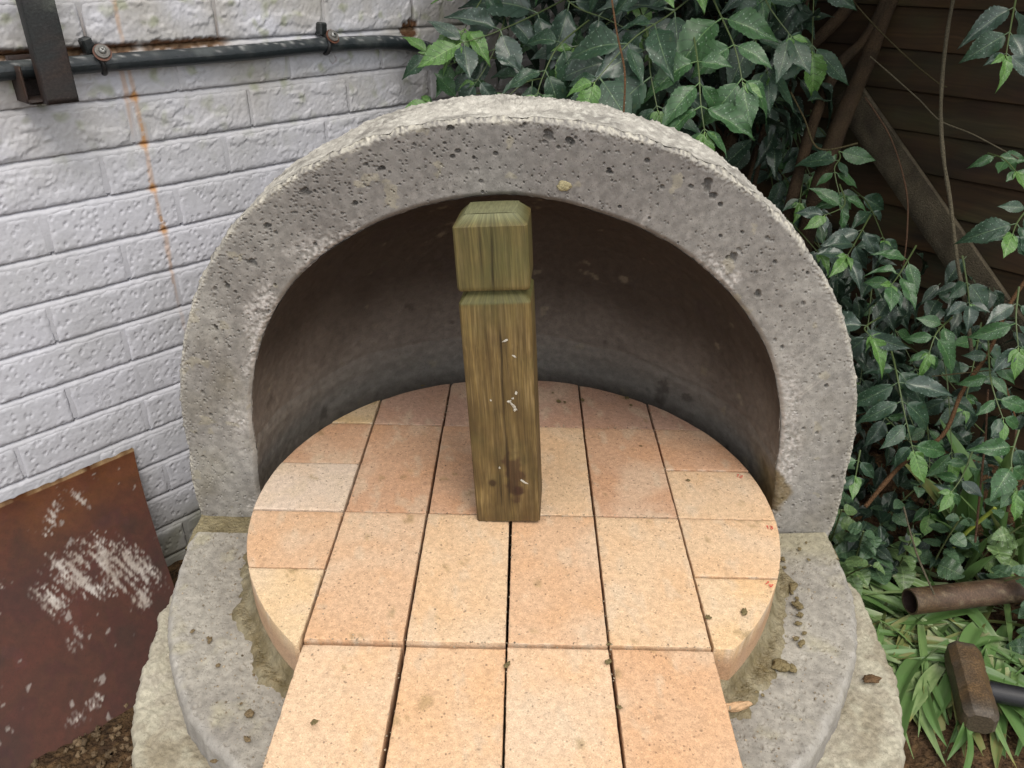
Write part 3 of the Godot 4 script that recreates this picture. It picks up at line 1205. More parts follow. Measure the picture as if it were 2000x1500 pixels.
func build_post() -> void:
	var post := thing("timber_post", "green-stained square timber post propping the arch crown", "post", Vector3(-0.0006, 0.001, -0.256))
	post.basis = Basis(Vector3.BACK, 0.064) * Basis(Vector3.RIGHT, -0.052) * Basis(Vector3.UP, -0.05)
	var half := 0.0432
	var ch := 0.0028
	# outline of a square with eased corners, front edge first
	var outline := PackedVector2Array()
	var side_n := 56
	var corners := [Vector2(-1, 1), Vector2(1, 1), Vector2(1, -1), Vector2(-1, -1)]
	for k in 4:
		var a: Vector2 = corners[k]
		var b: Vector2 = corners[(k + 1) % 4]
		var d := (b - a) * 0.5
		for q in side_n:
			outline.append(a * half + d * (ch + (2.0 * half - 2.0 * ch) * q / (side_n - 1.0)))
		var e: Vector2 = (corners[(k + 2) % 4] - b) * 0.5
		outline.append(b * half + (e - d).normalized() * ch * 0.72)
	outline.append(outline[0])
	var hs := PackedFloat32Array()
	for k in 205:
		hs.append(0.309 * k / 204.0)
	for y in [0.3110, 0.3130, 0.3150, 0.3165, 0.3185, 0.3205, 0.3225, 0.3250, 0.3275, 0.3295, 0.3303, 0.3306, 0.3311, 0.3322, 0.335]:
		hs.append(y)
	for k in range(1, 52):
		hs.append(0.335 + 0.072 * k / 51.0)
	for y in [0.40765, 0.40785, 0.4081, 0.4090, 0.4105, 0.4130, 0.4160, 0.4190, 0.4198]:
		hs.append(y)
	var nu := outline.size()
	var pos := PackedVector3Array()
	var col := PackedColorArray()
	for y in hs:
		var ins := 0.0
		if y > 0.309 and y < 0.335:
			ins = 0.0105 * clampf((y - 0.3155) / 0.0120, 0.0, 1.0) if y < 0.3304 else 0.0018 * (1.0 - sstep(0.3304, 0.3335, y))
		elif y > 0.4075:
			ins = 0.0132 * clampf((y - 0.4078) / 0.0115, 0.0, 1.0)
		for i in nu:
			var o := outline[i]
			var k := 1.0 - ins / half
			var p := Vector3(o.x * k, y, o.y * k)
			var c := wood_color(p, o)
			# drying cracks run up the front face
			if o.y > half * 0.9:
				var cut := 0.0
				for cr in [[0.004, 0.015, 0.30, 0.5], [-0.008, 0.01, 0.10, 0.35], [0.001, 0.315, 0.42, 0.5], [-0.012, 0.335, 0.425, 0.4], [0.012, 0.20, 0.30, 0.25]]:
					var cx: float = cr[0] + 0.0025 * fb(Vector3(0, y, cr[0] * 50.0), 7.0)
					if y > cr[1] and y < cr[2]:
						var fade := minf(1.0, minf(y - cr[1], cr[2] - y) / 0.03)
						cut = maxf(cut, cr[3] * fade * (1.0 - sstep(0.0003, 0.0023, absf(p.x - cx))))
				p.z -= 0.003 * cut
				c = c.lerp(lin(40, 30, 18), clampf(1.5 * cut, 0.0, 0.85))
				p.z += 0.0005 * fb(Vector3(p.x * 10.0, y * 0.6, 0), 14.0)
			pos.append(p)
			col.append(c)
	var mb := Mb.new()
	mb.sheet(nu, hs.size(), pos, col)
	for q in mb.t.size():
		mb.set_t(q, Vector2(mb.t[q].x * 2.0, mb.t[q].y * 0.9))
	# cap
	var n0 := half - 0.0132
	var cp := PackedVector3Array()
	var cc := PackedColorArray()
	for j in 16:
		for i in 16:
			var p := Vector3(lerpf(-n0, n0, i / 15.0), 0.4198 + 0.0006 * (1.0 - pow(absf(i / 7.5 - 1.0), 4.0)), lerpf(-n0, n0, j / 15.0))
			cp.append(p)
			cc.append(wood_color(p, Vector2.ZERO))
	mb.sheet(16, 16, cp, cc, true)
	obj("shaft", mb.mesh(M.wood), post)
	# splashes of white cement
	for s in [[0.0155, 0.178, 0.0016, 0.0060], [0.0105, 0.184, 0.0028, 0.0014], [0.018, 0.172, 0.0026, 0.0016], [0.020, 0.196, 0.0020, 0.0018], [0.010, 0.267, 0.0035, 0.0012], [0.0205, 0.246, 0.0012, 0.0026], [-0.0125, 0.186, 0.0012, 0.0010], [0.0155, 0.1885, 0.0014, 0.0012], [0.024, 0.064, 0.0012, 0.0050], [-0.007, 0.086, 0.0012, 0.0016]]:
		var o := obj("cement_splash", blob(Vector3(s[2], s[3], 0.0007), 8, 0.6, lin(226, 220, 204), M.crumb, s[1] * 90.0), post)
		o.position = Vector3(s[0], s[1], half + 0.0002)
		o.rotation.z = s[0] * 40.0


func wood_color(p: Vector3, o: Vector2) -> Color:
	var g := fb(Vector3(p.x * 26.0, p.y * 1.6, p.z * 26.0), 2.2)
	var c := lin(142, 119, 72).lerp(lin(106, 86, 52), clampf(0.5 + 0.6 * g + 0.6 * fb(Vector3(p.x, p.y * 0.5, p.z), 30.0), 0, 1))
	c = c.lerp(lin(166, 142, 98), clampf(0.9 * fi(Vector3(p.x * 40.0, p.y * 2.0, p.z * 40.0), 6.0), 0, 0.6))
	# fine late-wood lines, and damp that has crept up from the foot
	c = c.lerp(lin(84, 66, 36), clampf(0.9 * fi(Vector3(p.x * 330.0 + 2.0 * fb(Vector3(0, p.y, 0), 6.0), p.y * 5.0, p.z * 330.0), 1.0), 0.0, 0.45))
	c = c.lerp(lin(88, 70, 42), clampf(0.5 * sstep(0.26, 0.10, p.y) + 0.9 * fb(Vector3(p.x * 2.0, p.y, 5), 16.0) - 0.1, 0.0, 0.65))
	# algae: strongest at the top, on the cap and in the groove
	var green := 0.55 * sstep(0.22, 0.42, p.y) + 0.9 * sstep(0.407, 0.414, p.y) * (0.5 + 0.6 * fb(p, 40.0)) + 0.6 * sstep(0.312, 0.317, p.y) * (1.0 - sstep(0.328, 0.330, p.y))
	green += 0.4 * fb(p + Vector3(0, 3, 0), 14.0)
	c = c.lerp(lin(98, 100, 58), clampf(green, 0.0, 0.75))
	c = c.lerp(lin(156, 158, 122), 0.5 * sstep(0.409, 0.4195, p.y))
	# brown stain and knots near the foot
	var st := Vector2((p.x - 0.012) / 0.016, (p.y - 0.075) / 0.045).length() + 0.8 * fb(p, 45.0)
	c = c.lerp(lin(72, 48, 34), 0.75 * sstep(1.0, 0.5, st))
	var kn := Vector2(p.x + 0.018, (p.y - 0.062) * 0.9).length()
	c = c.lerp(lin(58, 40, 26), 0.85 * sstep(0.007, 0.003, kn))
	var kn2 := Vector2(p.x - 0.016, p.y - 0.050).length() + 0.003 * fb(p, 90.0)
	c = c.lerp(lin(62, 38, 28), 0.8 * sstep(0.010, 0.005, kn2))
	c = c.lerp(lin(96, 74, 46), 0.5 * sstep(0.03, 0.0, p.y))
	return c


# ---------------------------------------------------------------- along the wall

func on_wall(s: float, y: float, w: float) -> Vector3:
	return wall_n * (WALL_D + w) + wall_dir * s + Vector3.UP * y


func smooth_path(pts: Array, n: int) -> PackedVector3Array:
	var out := PackedVector3Array()
	var m := pts.size()
	for k in n:
		var t := float(k) / (n - 1) * (m - 1)
		var i := mini(int(t), m - 2)
		var f := t - i
		out.append((pts[i] as Vector3).cubic_interpolate(pts[i + 1], pts[maxi(i - 1, 0)], pts[mini(i + 2, m - 1)], f))
	return out


func build_wall_pipe() -> void:
	var p := thing("wall_pipe", "black plastic water pipe running along the white brick wall", "pipe")
	var pts := []
	for q in [[-0.7, 0.516], [-0.30, 0.519], [-0.09, 0.524], [0.10, 0.524], [0.30, 0.523], [0.47, 0.525], [0.62, 0.521], [0.70, 0.511], [0.77, 0.490], [0.82, 0.466], [0.86, 0.430]]:
		pts.append(on_wall(q[0], q[1], 0.020))
	var path := smooth_path(pts, 260)
	var rad := PackedFloat32Array()
	for k in path.size():
		rad.append(0.0132)
	var mb := Mb.new()
	mb.tube(path, rad, 24, lin(44, 50, 54))
	for k in mb.v.size():
		var d := clampf(1.3 * (fb(mb.v[k], 20.0) + 0.3 * mb.n[k].y - 0.1), 0.0, 0.5)
		mb.set_c(k, mb.c[k].lerp(lin(104, 108, 106), d))
		mb.set_c(k, mb.c[k].lerp(lin(190, 190, 188), 0.6 * sstep(0.36, 0.46, fi(mb.v[k], 90.0)) * sstep(0.2, 0.7, mb.n[k].y)))
	obj("tube", mb.mesh(M.plastic), p)
	var labels := ["black pipe clip with rusty washer beside the iron bracket", "black pipe clip with grey washer further along the wall pipe"]
	var k := 0
	for q in [[0.055, 0.524, 0.25], [0.475, 0.525, -0.1]]:
		var c := thing("pipe_clip", labels[k], "pipe clip", on_wall(q[0], q[1], 0.0), "clips holding the wall pipe")
		c.basis = Basis(wall_dir, Vector3.UP, wall_n) * Basis(Vector3.BACK, q[2])
		var s := Mb.new()
		var arc := PackedVector3Array()
		var rr := PackedFloat32Array()
		for a in 15:
			var th := deg_to_rad(lerpf(-100.0, 110.0, a / 14.0))
			arc.append(Vector3(0, sin(th) * 0.0155, 0.020 + cos(th) * 0.0155))
			rr.append(0.0036)
		s.tube(arc, rr, 8, lin(34, 36, 38))
		s.box(Basis.IDENTITY, Vector3(-0.002, 0.027, 0.010), Vector3(0.016, 0.024, 0.022), 0.003, lin(38, 40, 42))
		obj("hook", s.mesh(M.plastic), c)
		var tip := Basis(Vector3.RIGHT, -0.55)
		var w := Mb.new()
		w.tube(PackedVector3Array([tip * Vector3(0, 0, -0.0012) + Vector3(0.006, 0.016, 0.036), tip * Vector3(0, 0, 0.0006) + Vector3(0.006, 0.016, 0.036)]), PackedFloat32Array([0.0135, 0.0135]), 28, lin(122, 74, 52))
		w.tube(PackedVector3Array([tip * Vector3(0, 0, 0.0004) + Vector3(0.0065, 0.0175, 0.0365), tip * Vector3(0, 0, 0.002) + Vector3(0.0065, 0.0175, 0.0365)]), PackedFloat32Array([0.0112, 0.0105]), 28, lin(140, 136, 130))
		var washer := obj("washer", w.mesh(M.iron), c)
		var n := Mb.new()
		n.tube(PackedVector3Array([tip * Vector3(0, 0, 0.002) + Vector3(0.007, 0.0185, 0.0367), tip * Vector3(0, 0, 0.0042) + Vector3(0.007, 0.0185, 0.0367), tip * Vector3(0, 0, 0.005) + Vector3(0.007, 0.0185, 0.0367)]), PackedFloat32Array([0.0056, 0.0050, 0.003]), 16, lin(176, 176, 172))
		n.box(tip * Basis(Vector3.BACK, 0.5), tip * Vector3(0, 0, 0.0052) + Vector3(0.007, 0.0185, 0.0367), Vector3(0.0056, 0.0011, 0.0006), 0.0, lin(40, 40, 40))
		n.box(tip * Basis(Vector3.BACK, 0.5), tip * Vector3(0, 0, 0.0052) + Vector3(0.007, 0.0185, 0.0367), Vector3(0.0011, 0.0056, 0.0007), 0.0, lin(40, 40, 40))
		obj("screw", n.mesh(M.steel), washer)
		k += 1


func build_bracket() -> void:
	var b := thing("iron_bracket", "rusty dark iron upright standing off the white wall on a foot", "bracket", on_wall(0, 0, 0))
	b.basis = Basis(wall_dir, Vector3.UP, wall_n)
	var specs := [["upright", Vector3(-0.0275, 0.88, 0.061), Vector3(0.045, 0.80, 0.022)], ["foot_plate", Vector3(-0.042, 0.483, 0.028), Vector3(0.050, 0.006, 0.054)], ["side_plate", Vector3(-0.0665, 0.506, 0.024), Vector3(0.005, 0.050, 0.046)], ["back_plate", Vector3(-0.042, 0.512, 0.0075), Vector3(0.055, 0.062, 0.005)]]
	for s in specs:
		# long pieces are cut into short lengths so that rust and lichen can vary
		var mb := Mb.new()
		var size: Vector3 = s[2]
		var n := maxi(int(size.y / 0.008), 1)
		var hx := size.x * 0.5
		var hz := size.z * 0.5
		var bv := 0.0022
		var ring := [Vector2(-hx + bv, hz), Vector2(0, hz), Vector2(hx - bv, hz), Vector2(hx, hz - bv), Vector2(hx, 0), Vector2(hx, -hz + bv), Vector2(hx - bv, -hz), Vector2(0, -hz), Vector2(-hx + bv, -hz), Vector2(-hx, -hz + bv), Vector2(-hx, 0), Vector2(-hx, hz - bv), Vector2(-hx + bv, hz)]
		var pos := PackedVector3Array()
		var col := PackedColorArray()
		for j in n + 3:
			var y := clampf(float(j - 1) / n, 0.0, 1.0) * size.y - size.y * 0.5
			for q in ring:
				var k := 0.0 if (j == 0 or j == n + 2) else 1.0
				var p: Vector3 = s[1] + Vector3(q.x * k, y, q.y * k)
				var c := lin(52, 53, 55).lerp(lin(80, 56, 42), clampf(0.1 + 1.2 * fb(p, 18.0) + 0.6 * sstep(0.58, 0.48, p.y), 0, 1))
				c = c.lerp(lin(132, 138, 128), clampf(1.5 * (fb(p + Vector3(1, 0, 0), 26.0) - 0.08), 0, 0.6) * sstep(0.5, 0.62, p.y))
				pos.append(p)
				col.append(c)
		mb.sheet(ring.size(), n + 3, pos, col)
		obj(s[0], mb.mesh(M.iron), b)


func build_board() -> void:
	var b := thing("plywood_board", "reddish brown board smeared with dried cement leaning against wall", "board", on_wall(0, 0, 0))
	b.basis = Basis(wall_dir, Vector3.UP, wall_n)
	var nu := 220
	var nv := 140
	var smears := [[0.16, 0.16, 0.018, 0.10, 0.5], [0.115, 0.14, 0.012, 0.08, -0.4], [0.10, 0.46, 0.06, 0.16, -0.35], [0.155, 0.45, 0.05, 0.15, -0.45], [0.06, 0.52, 0.035, 0.18, -0.5], [0.21, 0.50, 0.02, 0.12, -0.4], [0.19, 0.68, 0.022, 0.05, 0.0], [0.06, 0.66, 0.03, 0.06, 0.2], [0.28, 0.33, 0.02, 0.06, 0.1], [0.24, 0.92, 0.025, 0.03, 0.2], [0.20, 0.90, 0.02, 0.03, 0.0], [0.33, 0.5, 0.02, 0.06, 0.0]]
	for side in 2:
		var pos := PackedVector3Array()
		var col := PackedColorArray()
		for j in nv:
			var t := float(j) / (nv - 1)
			for i in nu:
				var u := 0.72 * i / (nu - 1.0)
				var edge := 0.070 * pow(t, 1.1)
				var chipx := 0.0
				if t < 0.012:
					chipx = 0.006 * maxf(0.0, fb(Vector3(u, 0, 0), 30.0))
				var s := -0.039 - edge - u * (1.0 - 0.12 * t)
				var p := Vector3(s, -0.153 - chipx - 0.305 * t - 0.02 * u, 0.010 + 0.29 * pow(t, 1.4) - (0.005 if side == 1 else 0.0))
				var q := Vector3(u, t * 0.42, 0)
				var c := lin(90, 47, 34).lerp(lin(68, 38, 31), clampf(0.5 + fb(q, 6.0), 0, 1))
				c = c.lerp(lin(112, 66, 34), clampf(sstep(0.42, 0.05, t) * (0.7 + 0.9 * fb(q, 7.0)), 0, 0.85))
				c = c.lerp(lin(60, 40, 34), clampf(1.2 * (fb(q + Vector3(3, 0, 0), 10.0) - 0.15), 0, 0.6))
				var sm := 0.0
				for e in smears:
					var dv: float = t - e[1]
					var du: float = u - e[0] - dv * e[4] * 0.42
					var g: float = Vector2(du / e[2], dv / e[3]).length()
					sm = maxf(sm, 1.0 - g)
				if sm > 0.0:
					# trowel marks: streaks drawn along the stroke
					var st := fb(Vector3((u + t * 0.19) * 95.0, t * 4.5, 2), 1.2) + 0.55 * fi(q, 100.0) + 0.4 * fb(q, 14.0)
					var k := sstep(0.0, 0.75, sm * 0.85 + st * 1.05 - 0.27)
					c = c.lerp(lin(216, 208, 200).lerp(lin(176, 162, 150), clampf(0.5 + fb(q, 18.0), 0, 1)), k * 0.95)
					p.z += 0.0012 * k
				c = c.lerp(lin(170, 160, 152), 0.7 * sstep(0.48, 0.56, fb(q + Vector3(9, 0, 0), 32.0)))
				if t < 0.02:
					c = c.lerp(lin(190, 160, 118), clampf(0.4 + 1.2 * fb(Vector3(u, 0, 1), 22.0), 0, 0.9))
				pos.append(p)
				col.append(c)
		var mb := Mb.new()
		# u runs to the left, v down: the front looks along +z when flipped neither
		mb.sheet(nu, nv, pos, col, side == 1)
		if side == 0:
			obj("front_face", mb.mesh(M.board), b)
		else:
			obj("back_face", mb.mesh(M.board), b)


# ---------------------------------------------------------------- plants

func make_leaf(kind: int, seed_: int, m: Material) -> ArrayMesh:
	# unit leaf along -z from its stalk at the origin, upper side +y. kind 0 pointed, 1 round herb leaf
	var r := RandomNumberGenerator.new()
	r.seed = seed_
	var nl := 24
	var nc := 7
	var wmax := r.randf_range(0.155, 0.20) if kind == 0 else r.randf_range(0.36, 0.42)
	var droop := r.randf_range(0.06, 0.42)
	var fold := r.randf_range(0.10, 0.34)
	var twist := r.randf_range(-0.35, 0.35)
	var bend := r.randf_range(-0.10, 0.10)
	var stalk := 0.10 if kind == 0 else 0.14
	var pos := PackedVector3Array()
	var col := PackedColorArray()
	var uv := PackedVector2Array()
	for j in nl:
		var t := float(j) / (nl - 1)
		var w := 0.0
		if kind == 0:
			w = wmax * pow(sin(PI * pow(t, 0.74)), 1.0) * (1.0 - 0.45 * sstep(0.55, 0.95, t)) * 1.15 + 0.02 * sstep(1.0, 0.8, t) * t
		else:
			w = wmax * pow(sin(PI * pow(t, 0.62)), 0.62)
		var tooth := (0.10 if j % 2 == 0 else -0.05) * sstep(0.06, 0.2, t) * (0.7 if kind == 0 else 1.0)
		for i in nc:
			var x := float(i) / (nc - 1) * 2.0 - 1.0
			var xx := x
			if absf(x) > 0.99:
				xx = x * (1.0 + tooth)
			var lx := xx * w
			var ly := absf(xx) * w * fold * 1.4 - droop * t * t + 0.020 * sin(t * 14.0 + x * 3.0) * absf(x)
			if kind == 1:
				ly += 0.010 * sin(t * 22.0) * (0.4 + absf(x))
			var tw := twist * t
			var p := Vector3(lx * cos(tw) - ly * sin(tw) * 0.4 + bend * t * t, ly + lx * sin(tw), -stalk - t * (1.0 - stalk))
			pos.append(p)
			col.append(Color.WHITE)
			uv.append(Vector2((x + 1.0) * 0.5, t))
	var mb := Mb.new()
	mb.sheet(nc, nl, pos, col, true)
	for k in uv.size():
		mb.set_t(k, uv[k])
	var pr := PackedFloat32Array([0.011, 0.010])
	var b := mb.t.size()
	mb.tube(PackedVector3Array([Vector3(0, 0, 0), Vector3(0, 0, -stalk - 0.04)]), pr, 5, Color.WHITE, false)
	for k in range(b, mb.t.size()):
		mb.set_t(k, Vector2(0.5, 0.3))
	return mb.mesh(m)


var leaf_rng := RandomNumberGenerator.new()


func leaf_basis(dir: Vector3, up: Vector3, size: float) -> Basis:
	var z := -dir.normalized()
	var x := up.cross(z)
	if x.length() < 0.01:
		x = Vector3.RIGHT.cross(z)
	x = x.normalized()
	var y := z.cross(x).normalized()
	return Basis(x * size * leaf_rng.randf_range(0.82, 1.2), y * size * leaf_rng.randf_range(0.4, 1.9), z * size)


func add_leaf(plant: Node3D, at: Vector3, dir: Vector3, up: Vector3, size: float, tone: String) -> void:
	var set_: Array = herb_meshes if tone.begins_with("herb") else leaf_meshes
	var o := obj("leaf", set_[rng.randi() % set_.size()], plant)
	o.transform = Transform3D(leaf_basis(dir, up, size), at)
	o.set_surface_override_material(0, M[tone])


func add_branch(plant: Node3D, pts: Array, pairs: int, size: float, tone: String, thick := 0.0019) -> void:
	var path := smooth_path(pts, 18)
	var rad := PackedFloat32Array()
	for k in path.size():
		rad.append(lerpf(thick, thick * 0.45, k / 17.0))
	var mb := Mb.new()
	mb.tube(path, rad, 7, lin(78, 92, 54) if not tone.begins_with("herb") else lin(96, 108, 70))
	obj("stem", mb.mesh(M.stem), plant)
	var to_view := Vector3(0.0, 0.62, 0.78)
	for k in pairs:
		var f := lerpf(0.30 if pairs > 2 else 0.45, 0.96, float(k) / maxf(pairs - 1, 1))
		var i := clampi(int(f * 17.0), 0, 16)
		var at := path[i]
		var d := (path[i + 1] - path[i]).normalized()
		var side := d.cross(to_view).normalized()
		if k % 2 == 1:
			side = (side * 0.8 + to_view * 0.35 * (1.0 if rng.randf() < 0.5 else -1.0)).normalized()
		for s in [-1.0, 1.0]:
			var dir: Vector3 = side * s + d * rng.randf_range(0.25, 0.75) + Vector3.DOWN * rng.randf_range(0.0, 0.5)
			dir += Vector3(rng.randf_range(-0.25, 0.25), rng.randf_range(-0.25, 0.25), rng.randf_range(-0.25, 0.25))
			var up := (to_view + Vector3(rng.randf_range(-0.4, 0.4), rng.randf_range(-0.25, 0.35), rng.randf_range(-0.35, 0.35)))
			var tn := tone
			if rng.randf() < 0.25:
				tn = ["leaf_dark", "leaf_mid", "leaf_blue"][rng.randi() % 3] if not tone.begins_with("herb") else tone
			add_leaf(plant, at, dir, up, size * rng.randf_range(0.62, 1.3) * (1.0 if k < pairs - 1 else 0.8), tn)
	# tip: a young pair and an end leaf
	var tipd := (path[17] - path[15]).normalized()
	var young := "leaf_light" if not tone.begins_with("herb") else "herb_light"
	add_leaf(plant, path[17], tipd + Vector3(rng.randf_range(-0.3, 0.3), -0.2, 0.1), to_view, size * 0.75, young if rng.randf() < 0.6 else tone)
	for s in [-1.0, 1.0]:
		if rng.randf() < 0.75:
			add_leaf(plant, path[17], tipd * 0.8 + tipd.cross(to_view) * s * 0.7, to_view, size * rng.randf_range(0.25, 0.45), young)


func random_branch(plant: Node3D, lo: Vector3, hi: Vector3, size: float, tones: Array, pairs: int, len_: float) -> void:
	for tries in 20:
		var tip := Vector3(rng.randf_range(lo.x, hi.x), rng.randf_range(lo.y, hi.y), rng.randf_range(lo.z, hi.z))
		var out := Vector3(rng.randf_range(-0.5, 0.5), rng.randf_range(-0.6, 0.0), rng.randf_range(0.3, 0.9)).normalized()
		var start := tip - out * len_ * 1.5 + Vector3.UP * len_ * 0.1
		if not clear_of_masonry(tip, 0.05) or not clear_of_masonry(start, 0.0):
			continue
		var mid := (start + tip) * 0.5 + Vector3.UP * len_ * 0.10
		add_branch(plant, [start, mid, tip], pairs, size * rng.randf_range(0.8, 1.15), tones[rng.randi() % tones.size()])
		return


func clear_of_masonry(p: Vector3, r: float) -> bool:
	if wall_n.dot(p) < WALL_D + 0.02 + r or fence_n.dot(p) < FENCE_D + 0.02 + r:
		return false
	if (p - DOME_C).length() < 0.53 + r and p.z < DOME_C.z + 0.06:
		return false
	return Vector2(p.x, p.z + 0.2).length() > 0.56 + r or p.y > -0.05


func leaf_mass(called: String, plant: Node3D, lo: Vector3, hi: Vector3, count: int, size: float, tone: String, seed_: int) -> void:
	# the shrub's inner leaves, too many to count
	var r := RandomNumberGenerator.new()
	r.seed = seed_
	var mm := MultiMesh.new()
	mm.transform_format = MultiMesh.TRANSFORM_3D
	mm.mesh = make_leaf(0, seed_, M[tone])
	var list := []
	while list.size() < count:
		var p := Vector3(r.randf_range(lo.x, hi.x), r.randf_range(lo.y, hi.y), r.randf_range(lo.z, hi.z))
		if fb(p, 3.5) < -0.12 or not clear_of_masonry(p, 0.05):
			count -= 1 if r.randf() < 0.3 else 0
			continue
		var dir := Vector3(r.randf_range(-1, 1), r.randf_range(-0.9, 0.2), r.randf_range(-0.5, 1))
		var up := Vector3(r.randf_range(-0.6, 0.6), 1.0, r.randf_range(-0.2, 0.9))
		list.append(Transform3D(leaf_basis(dir, up, size * r.randf_range(0.6, 1.15)), p))
	mm.instance_count = list.size()
	for k in list.size():
		mm.set_instance_transform(k, list[k])
	var o := MultiMeshInstance3D.new()
	o.multimesh = mm
	o.name = called
	plant.add_child(o, true)
	o.set_meta("kind", "stuff")


func build_plants() -> void:
	for k in 14:
		leaf_meshes.append(make_leaf(0, 100 + k, M.leaf_mid))
	for k in 5:
		herb_meshes.append(make_leaf(1, 200 + k, M.herb))
	# the shrub whose branches hang over the dome
	var shrub := thing("hanging_shrub", "broad-leaved green shrub hanging over the top of the dome", "shrub", Vector3.ZERO)
	for p in trunk_paths():
		var path := smooth_path(p[0], 40)
		var rad := PackedFloat32Array()
		for k in path.size():
			rad.append(p[1] * (0.92 + 0.16 * fb(path[k], 9.0)) * lerpf(0.85, 1.1, k / 39.0))
		var last: Vector3 = path[path.size() - 1]
		path.append(Vector3(last.x - 0.05, GROUND - 0.05, last.z + 0.02))
		rad.append(rad[rad.size() - 1] * 1.2)
		var mb := Mb.new()
		mb.tube(path, rad, 14, lin(98, 80, 60))
		for k in mb.v.size():
			mb.set_c(k, mb.c[k].lerp(lin(74, 62, 48), clampf(0.5 + 1.2 * fb(mb.v[k], 14.0), 0, 1)))
			mb.set_v(k, mb.v[k] + mb.n[k] * 0.0016 * fb(mb.v[k], 45.0))
		obj("trunk", mb.mesh(M.bark), shrub)
	for b in hanging_branches():
		add_branch(shrub, b[0], b[1], b[2] * 1.2, b[3])
	for k in 22:
		random_branch(shrub, Vector3(-0.12, 0.34, -1.45), Vector3(0.62, 0.78, -0.95), 0.115, ["leaf_dark", "leaf_mid", "leaf_blue"], 3, 0.22)
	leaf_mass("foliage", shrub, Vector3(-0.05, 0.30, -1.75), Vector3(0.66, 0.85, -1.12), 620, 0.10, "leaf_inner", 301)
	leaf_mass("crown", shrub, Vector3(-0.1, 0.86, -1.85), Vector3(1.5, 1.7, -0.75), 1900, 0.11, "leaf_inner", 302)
	# climbing growth in the corner to the right
	var corner := thing("corner_shrub", "leafy green shrub filling the corner right of the dome", "shrub", Vector3.ZERO)
	for b in corner_branches():
		add_branch(corner, b[0], b[1], b[2], b[3])
	for k in 10:
		random_branch(corner, Vector3(0.62, 0.02, -1.35), Vector3(0.95, 0.22, -1.0), 0.075, ["leaf_dark", "leaf_mid", "leaf_blue"], 3, 0.18)
	for k in 15:
		random_branch(corner, Vector3(0.62, -0.34, -1.05), Vector3(1.15, -0.02, -0.62), 0.068, ["leaf_dark", "leaf_mid", "leaf_blue", "leaf_dark"], 3, 0.16)
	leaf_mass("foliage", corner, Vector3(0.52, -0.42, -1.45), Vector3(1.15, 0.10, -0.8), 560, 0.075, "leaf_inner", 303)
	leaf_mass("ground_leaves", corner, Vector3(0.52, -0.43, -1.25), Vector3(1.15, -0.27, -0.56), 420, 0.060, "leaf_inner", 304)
	# bare vines and twigs
	var vl := ["grey vine stem climbing straight up before the dark fence", "long brown woody stem slanting down through the right-hand leaves", "fine twig arching down to the vine from the trunks", "fine reddish twig hanging before the leaning timber", "fine twig curving rightward across the fence", "single dry reddish tendril hanging down to the dome's top", "bent dry twig with a sharp elbow right of the dome", "thin brown stalk standing among leaves by the slanting stem", "pale straw stalk dropping to the rusty pipe", "short fine twig beside the long woody stem", "dry fine tendril lying across the leaves", "brown stalk at the edge of the leafy corner"]
	var vi := 0
	for p in vine_paths():
		var path := smooth_path(p[0], 40)
		var rad := PackedFloat32Array()
		for k in path.size():
			rad.append(p[1] * (0.9 + 0.3 * fb(path[k], 20.0)))
		var mb := Mb.new()
		mb.tube(path, rad, 8, [lin(124, 116, 96), lin(124, 92, 66), lin(96, 88, 60), lin(110, 84, 66)][vi % 4])
		tag(obj("twig", mb.mesh(M.bark)), vl[vi], "twig", "bare twigs and vines")
		vi += 1
	# an old board leaning in the corner
	var lt := [Vector3(0.785, 0.391, -1.347), Vector3(1.035, 0.058, -1.074), Vector3(1.101, -0.045, -0.995)]
	var dirv := (lt[1] - lt[0] as Vector3).normalized()
	var yv := dirv
	var zv := (fence_n - yv * fence_n.dot(yv)).normalized()
	var bs := Basis(yv.cross(zv), yv, zv)
	var lm := Mb.new()
	var pos := PackedVector3Array()
	var col := PackedColorArray()
	var ringp := [Vector2(-0.036, 0.009), Vector2(-0.018, 0.0095), Vector2(0.0, 0.010), Vector2(0.018, 0.0095), Vector2(0.036, 0.009), Vector2(0.038, 0.0), Vector2(0.036, -0.009), Vector2(-0.036, -0.009), Vector2(-0.038, 0.0), Vector2(-0.036, 0.009)]
	for j in 61:
		var d := lerpf(-0.02, 0.86, (clampf(j, 1, 59) - 1) / 58.0)
		for q in ringp:
			var k := 0.0 if j == 0 or j == 60 else 1.0
			var p: Vector3 = lt[0] + bs * Vector3(q.x * k, d, q.y * k)
			pos.append(p)
			col.append(lin(124, 114, 94).lerp(lin(88, 80, 66), clampf(0.5 + 1.1 * fb(Vector3(p.x * 3.0, d * 8.0, q.x * 60.0), 2.0), 0, 1)))
	lm.sheet(ringp.size(), 61, pos, col, true)
	tag(obj("leaning_timber", lm.mesh(M.bark)), "weathered grey-brown timber leaning diagonally against the dark fence", "timber")
	build_herbs()
	build_strap_leaves()


func herb_rank(spots: Array, s: Array) -> int:
	var nth := 0
	for e in spots:
		if e[0] < s[0] or (e[0] == s[0] and e[1] > s[1]):
			nth += 1
	return nth


